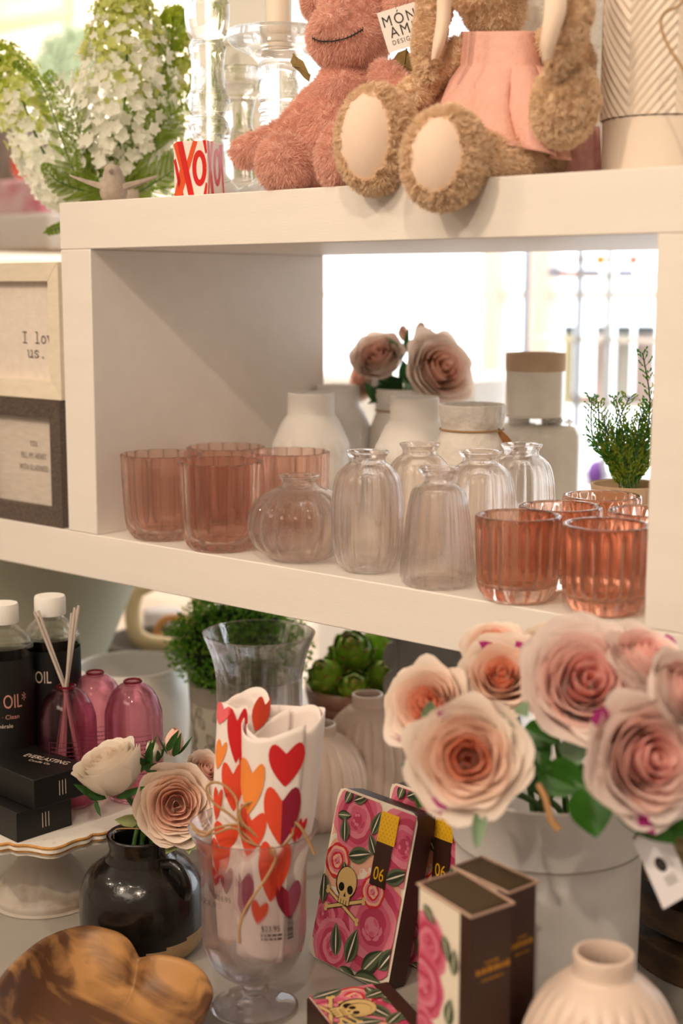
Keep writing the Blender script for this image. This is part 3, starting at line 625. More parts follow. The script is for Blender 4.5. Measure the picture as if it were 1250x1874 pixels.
# ------------------------------------------------------------------ soft toys
def blob(balls, voxel, smooth=6, nz=0, nsc=40):
    mb = MB()
    for c, r, M in balls: mb.ball(c, r, 24, 16, M)
    me = bpy.data.meshes.new('blob'); me.from_pydata(mb.v, [], mb.f); o = bpy.data.objects.new('blob', me); COL.objects.link(o)
    m = o.modifiers.new('r', 'REMESH'); m.mode = 'VOXEL'; m.voxel_size = voxel
    m = o.modifiers.new('s', 'SMOOTH'); m.factor = .5; m.iterations = smooth
    dg = bpy.context.evaluated_depsgraph_get(); e = bpy.data.meshes.new_from_object(o.evaluated_get(dg))
    bpy.data.objects.remove(o); V = np.zeros(len(e.vertices)*3); e.vertices.foreach_get('co', V); V = V.reshape(-1, 3)
    if nz:
        Nn = np.zeros(len(V)*3); e.vertices.foreach_get('normal', Nn); Nn = Nn.reshape(-1, 3)
        d = np.array([noise.noise(Vector(v)*nsc)+.5*noise.noise(Vector(v)*nsc*2.3) for v in V]); V = V+Nn*(d*nz)[:, None]
    F = []; 
    for p in e.polygons:
        v = list(p.vertices)
        for i in range(1, len(v)-1): F.append((v[0], v[i], v[i+1]))
    bpy.data.meshes.remove(e); return V, np.array(F)
def furry(name, V, F, n, L, w, mats, parent, seed=1, curl=.5, comb=(0, 0, -.35), clump=120, keep=None, origin=None):
    rg = np.random.default_rng(seed); a, b_, c = V[F[:, 0]], V[F[:, 1]], V[F[:, 2]]; cr = np.cross(b_-a, c-a); ar = np.linalg.norm(cr, axis=1)+1e-12
    nr = cr/ar[:, None]; vis = (np.array(CAM)-a); vis = (vis*nr).sum(1) > -.35*np.linalg.norm(vis, axis=1); pr = ar*np.where(vis, 1, .25)
    fi = rg.choice(len(F), n, p=pr/pr.sum()); u = rg.random((n, 1)); v = rg.random((n, 1)); k = (u+v) > 1; u = np.where(k, 1-u, u); v = np.where(k, 1-v, v)
    P = a[fi]+u*(b_[fi]-a[fi])+v*(c[fi]-a[fi]); N_ = nr[fi]
    if keep is not None: m = keep(P); P, N_ = P[m], N_[m]; n = len(P)
    cl = np.array([noise.noise_vector(Vector(p)*clump) for p in P]); D = N_*.9+np.array(comb)+cl*curl*1.6+rg.normal(0, .18, (n, 3)); D /= np.linalg.norm(D, axis=1)[:, None]
    D2 = D+np.array(comb)*.8+cl*curl; D2 /= np.linalg.norm(D2, axis=1)[:, None]
    S = np.cross(D, rg.normal(0, 1, (n, 3))); S /= np.linalg.norm(S, axis=1)[:, None]; l = L*rg.uniform(.6, 1.25, (n, 1))
    B0 = P-N_*.0006; m0 = P+D*l*.5; t0 = m0+D2*l*.5
    nv = np.stack([B0-S*w, B0+S*w, m0+S*w*.8, m0-S*w*.8, t0], 1).reshape(-1, 3)
    o0 = len(V); idx = o0+np.arange(n)*5
    faces = F.tolist()+[(i, i+1, i+2, i+3) for i in idx]+[(i+3, i+2, i+4) for i in idx]
    AV = np.vstack([V, nv]); org = Vector(parent.location) if parent else Vector((0, 0, 0)); AV = AV-np.array(org)
    me = bpy.data.meshes.new(name); me.from_pydata(AV.tolist(), [], faces)
    for m_ in mats: me.materials.append(m_)
    me.polygons.foreach_set('use_smooth', [True]*len(faces)); o = bpy.data.objects.new(name, me); COL.objects.link(o)
    if parent: o.parent = parent
    return o
RYAW = Matrix.Rotation(YAW, 4, 'Z')
def E(u, v, y, w, h, dm, tilt=0, spin=0):      # ellipsoid seen at pixel (u,v) standing at distance y from the shelf edge
    P = on_y(u, v, y); k = dep(P)/FPX*.5; M = Matrix.Translation(P) @ RYAW @ Matrix.Rotation(tilt, 4, 'Y') @ Matrix.Rotation(spin, 4, 'Z'); return ((0, 0, 0), (w*k, dm*.5, h*k), M)
def chain(pts, n=7):       # pts (u,v,y,diam_px)
    out = []
    for (a, b_) in zip(pts, pts[1:]):
        for i in range(n):
            f = i/n; q = [a[j]+(b_[j]-a[j])*f for j in range(4)]; P = on_y(q[0], q[1], q[2]); r = q[3]*dep(P)/FPX*.5; out.append((P, (r, r, r), None))
    q = pts[-1]; P = on_y(q[0], q[1], q[2]); r = q[3]*dep(P)/FPX*.5; out.append((P, (r, r, r), None)); return out
M_dr = mat('pink_plush', '#fcd2c2', .9, var=.06, vscale=45, trl=.3)
M_bu = mat('beige_plush', '#fce3c6', .9, var=.06, vscale=60, trl=.3)
M_sole = mat('cream_velour', '#ecd2bd', .9, bump=.3, bscale=500, sheen=.4); M_olive = mat('olive_fabric', '#8f7743', .75, var=.1, vscale=200, bump=.5, bscale=1200)
M_dress = mat('pink_gauze', '#e6b0a0', .9, var=.06, vscale=160, bump=.9, bscale=420)
P = on_y(610, 345, .06); dg = thing('plush_dragon', 'pink plush dragon with stitched closed mouth, olive wings, seated left of the bunny', 'soft toy', (P.x, P.y, 0))
hd = E(640, 68, .075, 150, 120, .075); body = [E(618, 250, .075, 150, 190, .075), E(632, 165, .075, 112, 90, .06)]
limbs = chain([(582, 175, .065, 44), (530, 235, .045, 46), (478, 268, .035, 50), (450, 278, .030, 54)])+chain([(706, 140, .07, 56), (740, 180, .05, 52), (752, 220, .05, 46)])
legs = [E(520, 300, .014, 98, 104, .042, -.15), E(560, 318, .05, 90, 66, .07), E(620, 285, .012, 78, 116, .04, .1), E(655, 300, .04, 80, 80, .06)]
V, F = blob([hd, E(655, 25, .09, 140, 110, .075), E(610, 45, .05, 70, 60, .04)]+body+limbs+legs, .0032, 4, .0008, 60); V[:, 2] = np.maximum(V[:, 2], .0004)
furry('body', V, F, 95000, .0058, .00022, [M_dr], dg, 1, .42, (0, -.05, -.42), 160)
V, F = blob(chain([(598, 35, .085, 36), (578, 12, .08, 46), (566, -12, .08, 30)]), .003, 3); furry('ear', V, F, 7000, .005, .0002, [M_dr], dg, 2, .4)
V, F = blob(chain([(700, 35, .09, 40), (738, 10, .09, 60), (765, -18, .09, 40)]), .003, 3); furry('ear', V, F, 7000, .005, .0002, [M_dr], dg, 3, .4)
b = MB()          # stitched smile
cc = [on_y(u, v, .075) for u, v in ((570, 70), (580, 76), (596, 77), (615, 75), (632, 70), (648, 60), (662, 54))]
def onhead(u, v):
    P, rr, M = hd; Mi = M.inverted(); o = Mi @ CAM; d = (Mi.to_3x3() @ ray(u, v)); r = Vector(rr); o2 = Vector((o.x/r.x, o.y/r.y, o.z/r.z)); d2 = Vector((d.x/r.x, d.y/r.y, d.z/r.z))
    A = d2.dot(d2); B = o2.dot(d2); C_ = o2.dot(o2)-1.22; q = B*B-A*C_; t = (-B-math.sqrt(max(q, 0)))/A; return CAM+ray(u, v)*t
sm = [onhead(u, v) for u, v in ((572, 70), (584, 75), (600, 76), (618, 74), (636, 69), (652, 61), (664, 54))]
b.tube([p-dg.location for p in crom(sm, 5)], .0007, 6)
for p in crom(sm, 5)[::2]: b.tube([p-dg.location+Vector((0, 0, .0022)), p-dg.location-FW*.0006, p-dg.location-Vector((0, 0, .0022))], .0004, 4)
b.build('stitched_mouth', M_black, dg)
def wing_(pts, y, ym, nm):
    b = MB(); top = [on_y(u, v, y)-dg.location for u, v in pts]; c = sum(top, Vector())/len(top)
    n = len(top)
    for off in (-.003, .003):
        ring = [p for p in top]; mid = [p.lerp(c, .4)+FW*off*1.3 for p in top]; i0 = len(b.v)
        vs = ring+mid+[c+FW*off*2]; fs = [(i, (i+1) % n, n+(i+1) % n, n+i) for i in range(n)]+[(n+i, n+(i+1) % n, 2*n) for i in range(n)]
        if off > 0: fs = [tuple(reversed(f)) for f in fs]
        b.add(vs, fs)
    for k in (2, 4): b.tube([top[0]-FW*.003, c-FW*.007, top[k]-FW*.002], .0009, 5)
    b.build('wing', M_olive, dg, ang=80)
wing_([(568, 140), (555, 112), (537, 100), (531, 112), (536, 122), (548, 132), (556, 142), (566, 150)], .095, 0, 0)
wing_([(712, 118), (728, 96), (744, 90), (758, 108), (762, 135), (748, 158), (738, 150), (728, 130)], .09, 0, 0)
# hang tag
r = thing('hang_tag', 'white swing tag with thin black capital lettering hanging beside the pink dragon', 'tag', on_y(735, 50, .055)); k = dep(r.location)/FPX
Mt = RYAW.to_3x3(); ex = (RT*72+UP*22).normalized(); ey = (UP*88+RT*(-10)).normalized()
fr_ = frame((0, 0, 0), ex, ey)
b = MB(); b.box(-36*k, 36*k, -38*k, 38*k, -.0006, 0, fr_); b.build('card', M_paper, r, smooth=False)
tb = MB()
for txt, yy, sz, sp in (('MÓN', 8, 25, 1.25), ('AMI', -14, 25, 1.25), ('DESIGNS', -27, 10.5, 1.3)):
    q = text_mb(txt, sz*k*1.15, .85, space=sp); tb.add([(x, y+yy*k, .0003) for x, y, z in q.v], q.f, fr_)
tb.build('lettering', M_ink, r, smooth=False)
b = MB(); b.tube([fr_ @ Vector((0, 36*k, .0004)), fr_ @ Vector((.002, 48*k, -.006)), fr_ @ Vector((-.004, 62*k, -.02))], .0004, 5); b.build('string', M_twine, r)

P = on_y(900, 325, .07); bn = thing('plush_bunny', 'beige plush bunny in a pink gauze dress with feet hanging over the shelf edge', 'soft toy', (P.x, P.y, 0)); by = .085
V, F = blob([E(895, -62, .08, 175, 185, .075), E(905, 25, .09, 110, 80, .05), E(905, 160, .10, 150, 190, .065)]
    + chain([(838, 95, .08, 52), (800, 130, .06, 54), (765, 165, .05, 56), (748, 180, .045, 54)]) + chain([(1000, 90, .09, 60), (1035, 60, .08, 64), (1052, 120, .06, 68), (1040, 165, .045, 80)])
    + chain([(1010, 285, .09, 78), (940, 290, .04, 84), (870, 292, .005, 92), (830, 290, -.02, 84)], 8) + chain([(900, 250, .09, 78), (800, 255, .03, 84), (720, 252, .008, 80)], 8), .0034, 3, .0012, 70)
V[:, 2] = np.where(V[:, 1] > .002, np.maximum(V[:, 2], .0004), V[:, 2])
furry('body', V, F, 85000, .0052, .00028, [M_bu], bn, 5, .75, (0, 0, -.12), 230)
# paw
V, F = blob([E(1034, 190, .03, 116, 146, .055, .12)], .0032, 2, .0016, 80); furry('paw', V, F, 26000, .0052, .0003, [M_bu], bn, 9, .8, (0, 0, -.12), 230)
def foot(u, v, y, w, h, til, su, sv, sw, sh_, sd):
    a = E(u, v, y, w, h, .042, til); V, F = blob([a, E(u+14, v, y+.014, w*.92, h*.92, .045, til)], .003, 3, .0012, 80)
    s = E(su, sv, y, sw, sh_, .02, til); Ms = s[2].inverted(); rr = np.array(s[1]); Mi = np.array(Ms)
    def keep(P):
        q = P@Mi[:3, :3].T+Mi[:3, 3]; return ((q[:, 0]/(rr[0]*.90))**2+(q[:, 2]/(rr[2]*.92))**2 > 1) | (q[:, 1] > .012)
    fo = furry('foot', V, F, 30000, .0055, .0003, [M_bu], bn, sd, .8, (0, 0, -.1), 230, keep)
    b = MB(); A, r3, M = a
    def fn(x, t):
        th = 2*PI*x; rr_ = t; X = s[1][0]*rr_*math.cos(th); Z = s[1][2]*rr_*math.sin(th); off = (M.inverted() @ s[2]).translation
        q = ((X+off.x)/r3[0])**2+((Z+off.z)/r3[2])**2; Y = -r3[1]*math.sqrt(max(.05, 1-q))-.0006-.0022*(1-rr_**2); return M @ Vector((X+off.x, Y, Z+off.z))-bn.location
    b.grid(fn, 40, 8, wrap=True); b.build('sole', M_sole, bn if False else bn, ang=80)
foot(686, 256, -.012, 136, 192, .05, 668, 254, 92, 158, 11); foot(812, 290, -.028, 146, 182, .12, 795, 286, 92, 138, 12)
# ears hanging down
def ear(path, inner, sd):
    V, F = blob(chain(path, 8), .003, 3, .0012, 80); furry('ear', V, F, 20000, .0048, .0003, [M_bu], bn, sd, .8, (0, 0, -.2), 230)
    b = MB(); c = crom([on_y(u, v, y)-bn.location for u, v, y, w in inner], 6); ws = np.interp(np.linspace(0, 1, len(c)), np.linspace(0, 1, len(inner)), [i[3] for i in inner])
    def fn(s, v):
        i = min(int(v*(len(c)-1)), len(c)-1); k = dep(c[i]+bn.location)/FPX; x = s*2-1; return c[i]+RT*(x*ws[i]*k*.5)-FW*.004*(1-x*x)
    b.grid(fn, 8, len(c)-1); b.build('ear_lining', M_sole, bn, ang=80)
ear([(792, -40, .075, 50), (795, 20, .06, 58), (785, 70, .05, 56), (782, 110, .045, 46), (786, 138, .045, 30)], [(812, -30, .03, 26), (812, 30, .026, 26), (803, 80, .018, 22), (795, 110, .018, 12)], 21)
ear([(1040, -40, .03, 70), (1045, 20, .012, 72), (1035, 70, .004, 64), (1022, 110, .002, 44), (1016, 132, .002, 26)], [(1018, -40, -.008, 40), (1016, 20, -.022, 40), (1004, 75, -.026, 30), (1000, 112, -.022, 14)], 22)
# dress
b = MB()
def dr(s, v):
    a = PI*(1.0+1.0*s)+(.12 if s > .99 else 0)-PI*0; x = math.cos(a)
    vv = 58+v*215; w = np.interp(v, [0, .18, .30, .42, 1], [66, 74, 78, 94, 118]); uc = np.interp(v, [0, .3, 1], [912, 912, 892])
    pl = 0 if v < .30 else (.010+(v-.30)*.055)*abs(math.sin(s*PI*4.5+1.1*math.sin(v*3)))**.6+.002*math.sin(s*40)*(v-.3)
    y = .09+.034*math.sin(a)*(1+.5*v)-.012*v-abs(0)
    P = on_y(uc+w*x*(1+pl*6), vv+(18*math.sin(s*7+1)+26*s-8)*max(0, v-.75)*4*.6, y-pl*.28); return P-bn.location
b.grid(dr, 90, 44)
mb_ = b.build('dress', M_dress, bn, ang=80); sd_ = mb_.modifiers.new('t', 'SOLIDIFY'); sd_.thickness = .0012
b = MB(); b.grid(lambda s, v: on_y(912+(66+6*v)*math.cos(PI*(1+s)), 86+v*32, .0885+.035*math.sin(PI*(1+s)))-FW*.002-bn.location, 60, 6); b.build('waistband', M_dress, bn, ang=80)
# pink tulle bag behind bunny
P = on_y(1062, 300, .10); r = thing('tulle_bag', 'pink tulle pouch standing behind the bunny paw next to the chevron pot', 'bag', (P.x, P.y, 0))
M_tul = mat('pink_tulle', '#f7c8c0', .7, trl=.4, bump=.5, bscale=900, var=.15, vscale=120); 
b = MB(); b.grid(lambda s, v: ((.020+.004*math.sin(9*s*2*PI)*v)*math.cos(2*PI*s)*(1-.3*v), (.014+.003*math.sin(9*s*2*PI)*v)*math.sin(2*PI*s)*(1-.3*v), .0005+.045*v), 72, 10, wrap=True); b.build('pouch', M_tul, r, ang=80)
# chevron pot
P = on_y(1207, 308, .11); Rp = 108*dep(P)/FPX; Hp = .255; r = thing('chevron_pot', 'tall cream glazed pot with raised chevron pattern at right end of top shelf', 'pot', (P.x, P.y, 0))
z1 = .047
b = MB(); b.lathe(cprof([(0, 0), (Rp*.93, 0), (Rp*.965, .003), (Rp*.975, z1*.5), (Rp*.975, z1-.001)], 4)+[(Rp*.9, z1), (0, z1)], 120); b.build('foot_band', mat('matte_cream_glaze', '#ead9c8', .6), r)
b = MB()
def chev(s, v):
    a = 2*PI*s; z = z1+(Hp-z1)*v; am = ((a-(-PI/2+YAW)+PI/4) % (PI/2))-PI/4; g = abs(am)*Rp*1.15+z; q = (g/.0088) % 1; hgt = .5-.5*math.cos(2*PI*q); rr = Rp*(1-.0)-.0011+.0022*hgt**.7; return (rr*math.cos(a), rr*math.sin(a), z)
b.grid(chev, 420, 260, wrap=True); b.grid(lambda s, v: ((Rp-.001-.004*v)*math.cos(2*PI*s), (Rp-.001-.004*v)*math.sin(2*PI*s), Hp-.08*v*v), 60, 4, wrap=True)
b.build('body', mat('cream_glaze', '#ecdccb', .28, coat=.4), r, ang=80)
b = MB(); kk = dep(P)/FPX; ctr = Vector((P.x, P.y, 0))
b.tube([p-ctr for p in crom([on_y(u, v, .01) for u, v in ((1262, -12), (1240, 12), (1215, 24), (1210, 50), (1225, 88), (1245, 118), (1262, 150))], 6)], .0011, 6); b.build('hanging_cord', M_twine, r)
# rough white pot behind the bunny
P = on_y(1000, 300, .24); r = thing('rough_pot', 'rough white stone pot glimpsed behind the bunny and chevron pot', 'pot', (P.x, P.y, 0))
b = MB(); b.lathe(shell([(0, 0), (.06, 0), (.068, .01), (.072, .12), (.074, .225)], .005), 90); b.build('body', M_emb, r)

# ------------------------------------------------------------------ table: left group
def tpos(u, v, h, z0=ZT): p = on_z(u, v, z0+h); return Vector((p.x, p.y, z0))
M_dist = mat('distressed_white_paint', '#e9e2d8', .6, col2='#b98a5c', vscale=38, bump=.2, bscale=120, contrast=(.62, .72), stretch=(1, 1, 2))
M_edge = mat('worn_wood_edge', '#b98748', .7, var=.35, vscale=120)
zp = -.602; CK = Vector((.100, -.122, ZT)); r = thing('cake_stand', 'distressed white wooden cake stand with scalloped plate carrying bottles and black boxes', 'cake stand', CK, .2)
b = MB(); b.lathe(cprof([(0, 0), (.0505, 0), (.052, .003), (.052, .008), (.0495, .0105), (.0480, .014), (.0430, .022), (.0345, .032), (.0270, .042), (.0225, .049), (.0215, .052), (.0235, .0545), (.0240, .058), (.0220, .061), (.0195, .064), (.024, .074), (.036, .0835), (0, .0835)], 4), 120, lambda t, z, k: 1-(.035*(abs(math.sin(9*t))**.35-1)*-1 if .011 < z < .039 else 0)); b.build('pedestal', mat('shaded_worn_paint', '#bfb5aa', .75, col2='#a08a72', vscale=30, contrast=(.55, .75), bump=.3, bscale=90), r, ang=50)  # pedestal greyer than the plate: surrounding shade put into its worn paint
def scal(t): q = (t*8/(2*PI)) % 1; return 1+.045*math.cos(2*PI*q)+.028*math.cos(4*PI*q)-.06*math.exp(-((q-.5)/.07)**2)
Rp_ = .110; H0 = .0835; H1 = zp-ZT
b = MB(); b.lathe([(0, H0), (Rp_*.90, H0), (Rp_*.955, H0+.002), (Rp_*.955, H0+.0065), (Rp_*.975, H0+.0075), (Rp_, H0+.009), (Rp_*1.0, H1-.002), (Rp_*.985, H1), (Rp_*.95, H1), (0, H1)], 320, lambda t, z, k: scal(t)); b.build('plate', M_dist, r, ang=35)
b = MB()
for rr, z in ((Rp_*.995, H1-.0008), (Rp_*.978, H0+.0078)): b.tube([(rr*scal(t)*math.cos(t), rr*scal(t)*math.sin(t), z) for t in np.linspace(0, 2*PI, 241)[:-1]], .0016, 5, closed=True)
b.build('worn_edge', M_edge, r)

# bottles with white caps
M_bot = mat('clear_bottle_plastic', (.95, .95, .93, 1), .04, trans=1, ior=1.3, clear=.5); M_cap = mat('white_plastic_cap', '#f1eee8', .4); M_oil = mat('label_print', '#d9c7b8', .5); M_oilp = mat('label_print_rose', '#c98f80', .5)
def bottle(label, loc, rz, texts):
    r = thing('oil_bottle', label, 'bottle', loc, rz, 'clear bottles of oil with black labels'); R = .0295
    b = MB(); b.lathe(shell([(0, 0), (.024, 0), (.028, .003), (R, .010), (R, .150), (.0285, .160), (.024, .170), (.017, .177), (.014, .180), (.0135, .188)], .0012), 64); b.build('body', M_bot, r)
    b = MB(); b.lathe([(R+.0004, .012), (R+.0004, .150)], 64); b.build('black_label', M_black, r)
    b = MB(); b.lathe([(.0155, .183), (.0158, .184), (.0158, .2), (.0150, .2025), (0, .2028)], 150, lambda t, z, k: 1+.012*math.cos(50*t) if k in (1, 2) else 1); b.build('cap', M_cap, r, ang=50)
    tb = MB(); i0 = []
    for txt, xx, zz, sz, sx, mi in texts:
        q = text_mb(txt, sz, sx, align='LEFT'); q.v = [(x+xx, y, z) for x, y, z in q.v]; wrap_cyl(q, R+.0007, zz, -PI/2); tb.add(q.v, q.f, mi=mi)
    tb.build('label_lettering', [M_oil, M_oilp], r, smooth=False); return r
pb = tpos(4, 1108, .2, zp); bottle('clear oil bottle with white cap and black label at the far left edge', pb, YAW+.18, (('E', -.030, .102, .018, .6, 0), ('OIL*', -.001, .102, .020, .62, 1), ('ess · Clean', -.012, .091, .0062, 1, 1), ('Minérale', -.012, .082, .0058, 1, 0)))
pb = tpos(91, 1094, .2, zp); bottle('clear oil bottle with white cap and black label behind the reed diffuser', pb, YAW, (('OIL', -.012, .118, .018, .62, 0),))

# pink glass domed bottles and the reed diffuser
def dome(label, loc, name='pink_glass_bottle', parent=None, Hs=1.0):
    r = thing(name, label, 'bottle' if not parent else parent, loc, YAW, 'pink glass bottles on the cake stand'); R = .0293
    o_ = [(0, .0005), (.020, .0004), (.026, .002), (.0288, .008), (R, .02), (R, .082), (.0275, .095), (.0225, .108), (.015, .1165), (.010, .119), (.0088, .1198), (.0092, .1212), (.0084, .1216)]
    A = cprof(o_, 5); B = [(max(x-.0016, .001), z-.0006) for x, z in reversed(A) if z > .006]+[(.02, .0055), (0, .0052)]
    b = MB(); b.lathe(A+B, 72); b.build('body', M_pink, r, ang=70)
    b = MB(); b.tube([(.0087*math.cos(t), .0087*math.sin(t), .1214) for t in np.linspace(0, 2*PI, 33)[:-1]], .0012, 6, closed=True); b.build('rim', M_pinkrim, r)
    b = MB()          # fine illegible print seen through the glass
    for row in range(9):
        x = -.0155
        while x < .0155:
            w_ = rnd.uniform(.0012, .0038); z = .066-row*.0042
            q = MB(); q.add([(x, 0, 0), (x+w_, 0, 0), (x+w_, .0010, 0), (x, .0010, 0)], [(0, 1, 2, 3)]); wrap_cyl(q, R+.0002, z, -PI/2+.15); b.add(q.v, q.f); x += w_+.0009
    for (x0, x1, z0, z1) in ((-.018, .018, .0715, .0719), (-.018, .018, .026, .0264), (-.0182, -.0178, .026, .0719), (.0178, .0182, .026, .0719)):
        q = MB(); n_ = 10
        for i in range(n_): a = x0+(x1-x0)*i/n_; c = x0+(x1-x0)*(i+1)/n_; q.add([(a, 0, 0), (c, 0, 0), (c, z1-z0, 0), (a, z1-z0, 0)], [(0, 1, 2, 3)])
        wrap_cyl(q, R+.0002, z0, -PI/2+.15); b.add(q.v, q.f)
    b.build('small_print', mat('faint_plum_print', '#6b2740', .6), r, smooth=False); return r
d1 = dome('pink glass domed bottle with small print box, nearest the white pot', tpos(243, 1247, .121, zp)); 
dome('pink glass domed bottle behind, between the diffuser and the other dome', tpos(174, 1231, .121, zp))
pd = tpos(121, 1256, .121, zp)
rd = dome('pink glass reed diffuser bottle with clear reeds in front of the black labelled bottles', pd, 'reed_diffuser'); rd['category'] = 'diffuser'; rd['group'] = 'pink glass bottles on the cake stand'
M_reed = mat('grey_reed', '#b5a79c', .3, coat=.3)
for (a, t_) in (((-.006, -.002), (63, 1120)), ((-.003, .003), (70, 1118)), ((.006, -.003), (137, 1112)), ((.003, .002), (144, 1108)), ((.0065, .001), (131, 1122)), ((.0, .006), (141, 1116))):
    top = on_d(*t_, dep(pd)+.0)-pd; Mi = Matrix.Rotation(-YAW, 4, 'Z'); top = Mi @ top; mo = Vector((top.x*.06, a[1], .122)); d_ = (mo-top); bt = mo+d_*(.110/abs(d_.z)); bt.x = max(-.018, min(.018, bt.x)); bt.y = max(-.012, min(.012, bt.y)); mo.y = max(-.004, min(.004, mo.y)); mo.x = max(-.005, min(.005, mo.x))
    b = MB(); b.tube([bt, mo, top], .0015, 8); b.build('reed', M_reed, rd)

# two black boxes
def bbox(label, P, rz, h, logo):
    r = thing('black_box', label, 'box', P, rz, 'black gift boxes stacked on the cake stand'); Lx, Ly = .105, .062
    b = MB(); b.box(-Lx, 0, 0, Ly, 0, h); b.build('carton', M_black, r, bevel=.0006)
    b = MB()
    for i in range(3): b.box(0.0002, .0004, .028+i*.0035, .0287+i*.0035, h*.25, h*.75)
    b.build('stripe_mark', M_oil, r, smooth=False)
    if logo:
        tb = MB(); ri = Matrix.Rotation(-rz, 4, 'Z'); g0 = ri @ (on_z(42, 1384, P.z+h)-P); g1 = ri @ (on_z(120, 1400, P.z+h)-P); g0.z = g1.z = 0; dd = (g1-g0); wd_ = dd.length; q = text_mb('EVERLASTING', .012, 1); xs = [v[0] for v in q.v]; sc_ = wd_/(max(xs)-min(xs)); q.v = [(x*sc_, y, z) for x, y, z in q.v]; F_ = frame((g0+g1)*.5+Vector((0, 0, h+.0003)), dd, Vector((-dd.y, dd.x, 0))); tb.add(q.v, q.f, F_)
        q = text_mb('Candle Co.', .006, 1); q.v = [(x, y-.008, z) for x, y, z in q.v]; tb.add(q.v, q.f, F_); tb.build('lettering', M_oil, r, smooth=False)
    return r
A_ = on_z(32, 1543, zp); bbox('lower black gift box with three pale stripes, resting on the scalloped plate', Vector((A_.x, A_.y, zp+.0002)), -.06, .029, False)
A_ = on_z(63.5, 1483, zp+.0295); bbox('upper black gift box with silver lettering on its lid, topmost of the stack', Vector((A_.x, A_.y, zp+.0296)), -.06, .029, True)

# black stoneware vase with roses
M_bg = mat('black_glaze', '#15120f', .22, var=.3, vscale=30, bump=.5, bscale=130, coat=.4, bdist=.0012); M_sand = mat('sandy_clay', '#a98c66', .85, var=.1, vscale=200, bump=.3, bscale=500)
VB = Vector((.2605, -.135, ZT)); r = thing('black_vase', 'glossy black stoneware vase with sandy base and one small loop handle', 'vase', VB, YAW)
pv = [(.0405, .0), (.050, .004), (.0565, .014), (.0575, .030), (.0575, .050), (.055, .066), (.047, .080), (.036, .0885), (.030, .093), (.0285, .099), (.030, .106), (.0315, .1115), (.030, .1135)]
A = cprof(pv, 6); b = MB(); b.lathe([(0, 0)]+A+[(.027, .112), (.026, .10), (.045, .075), (.05, .04), (0, .02)], 96, lambda t, z, k: 1+.006*noise.noise(Vector((math.cos(t)*2, math.sin(t)*2, z*30))))
zs = [v[2] for v in b.v]; o = b.build('body', [M_bg, M_sand], r, ang=70)
for p in o.data.polygons:
    c = p.center
    if c.z < .018+.17*c.x: p.material_index = 1
for sx in (1,):
    b = MB(); b.tube(crom([(sx*.024, -.022, .091), (sx*.034, -.028, .094), (sx*.043, -.033, .086), (sx*.046, -.034, .074), (sx*.044, -.030, .064)], 6), .0050, 10); b.build('handle', M_bg, r)
# roses in it
rp = thing('rose_bunch', 'bunch of ivory and blush silk roses in the black vase', 'flowers', VB+Vector((0, 0, .115))); dv = dep(rp.location)
def px3(u, v, dd=0): return on_d(u, v, dv+dd)
M_white_in = [mat('ivory_in', '#f5e4d2', .55, trl=.3), mat('ivory_mid', '#f8ebdc', .55, trl=.3), mat('ivory_out', '#faf0e3', .55, trl=.3)]
M_blush = [mat('blush_in', '#f6c8b4', .55, trl=.22), mat('blush_mid', '#fcdcc8', .55, trl=.22), mat('blush_out', '#fdebdc', .55, trl=.25)]
add_rose(rp, px3(322, 1472, -.02), dcv(0, .12, .15, .95), 73*dv/FPX, M_blush, 4, openn=.55, hgt=.9)
add_rose(rp, px3(202, 1402, -.01), dcv(0, -.35, .85, .30), 66*dv/FPX, M_white_in, 9, openn=.35, hgt=1.15)
add_rose(rp, px3(376, 1412, .03), dcv(0, .55, .6, .5), 42*dv/FPX, M_blush, 12, openn=.5)
for (u, v, s, d_, m_) in ((318, 1362, 27, (.15, 1, .1), M_blush), (282, 1378, 22, (-.25, 1, .3), M_white_in)):
    b = bud_mb(s*dv/FPX, 1); M = zto(dcv(0, *d_), px3(u, v, .0)-rp.location); sepals(b, s*dv/FPX, 4, 2, 1.7); b.v = [tuple(M @ Vector(q)) for q in b.v]; b.build('rose_bud', [m_[1], m_[0], M_leafd], rp, ang=80)
b = MB()
for (u, v, u2, v2, w, mi) in ((195, 1462, 136, 1438, 18, 0), (180, 1465, 150, 1440, 14, 0), (212, 1460, 262, 1442, 14, 0), (175, 1465, 182, 1492, 9, 0), (255, 1500, 213, 1502, 24, 1), (320, 1535, 305, 1560, 26, 1), (345, 1530, 345, 1560, 26, 1), (340, 1535, 358, 1552, 24, 1), (290, 1405, 262, 1405, 20, 0), (270, 1400, 258, 1390, 16, 0), (305, 1375, 325, 1340, 13, 0), (318, 1385, 330, 1345, 12, 0), (270, 1410, 275, 1360, 16, 0), (258, 1415, 285, 1350, 10, 0), (350, 1530, 320, 1512, 10, 0)):
    A = px3(u, v, -.012)-rp.location; B = px3(u2, v2, -.03)-rp.location; leaf_mb(b, A, B-A, -FW, (B-A).length, w*dv/FPX, .12, mi, .06)
b.build('leaves', [M_leafd, M_leafy], rp, ang=80)
b = MB()
for (u, v, r_) in ((232, 1455, .0030), (296, 1520, .0024), (270, 1440, .0022), (330, 1500, .0024), (290, 1410, .0016), (262, 1480, .0020)):
    b.tube(crom([(rnd.uniform(-.012, .012), rnd.uniform(-.012, .012), -.085), (rnd.uniform(-.008, .012), rnd.uniform(-.01, .01), -.01), px3(u, v, .0)-rp.location], 6), r_, 8)
b.build('stems', M_stem, rp); b = MB(); b.tube(crom([(-.016, -.018, -.006), (-.004, -.026, .008), (.010, -.02, .011), (.016, -.008, .008)], 6), .0006, 5); b.build('twine', M_twine, rp)

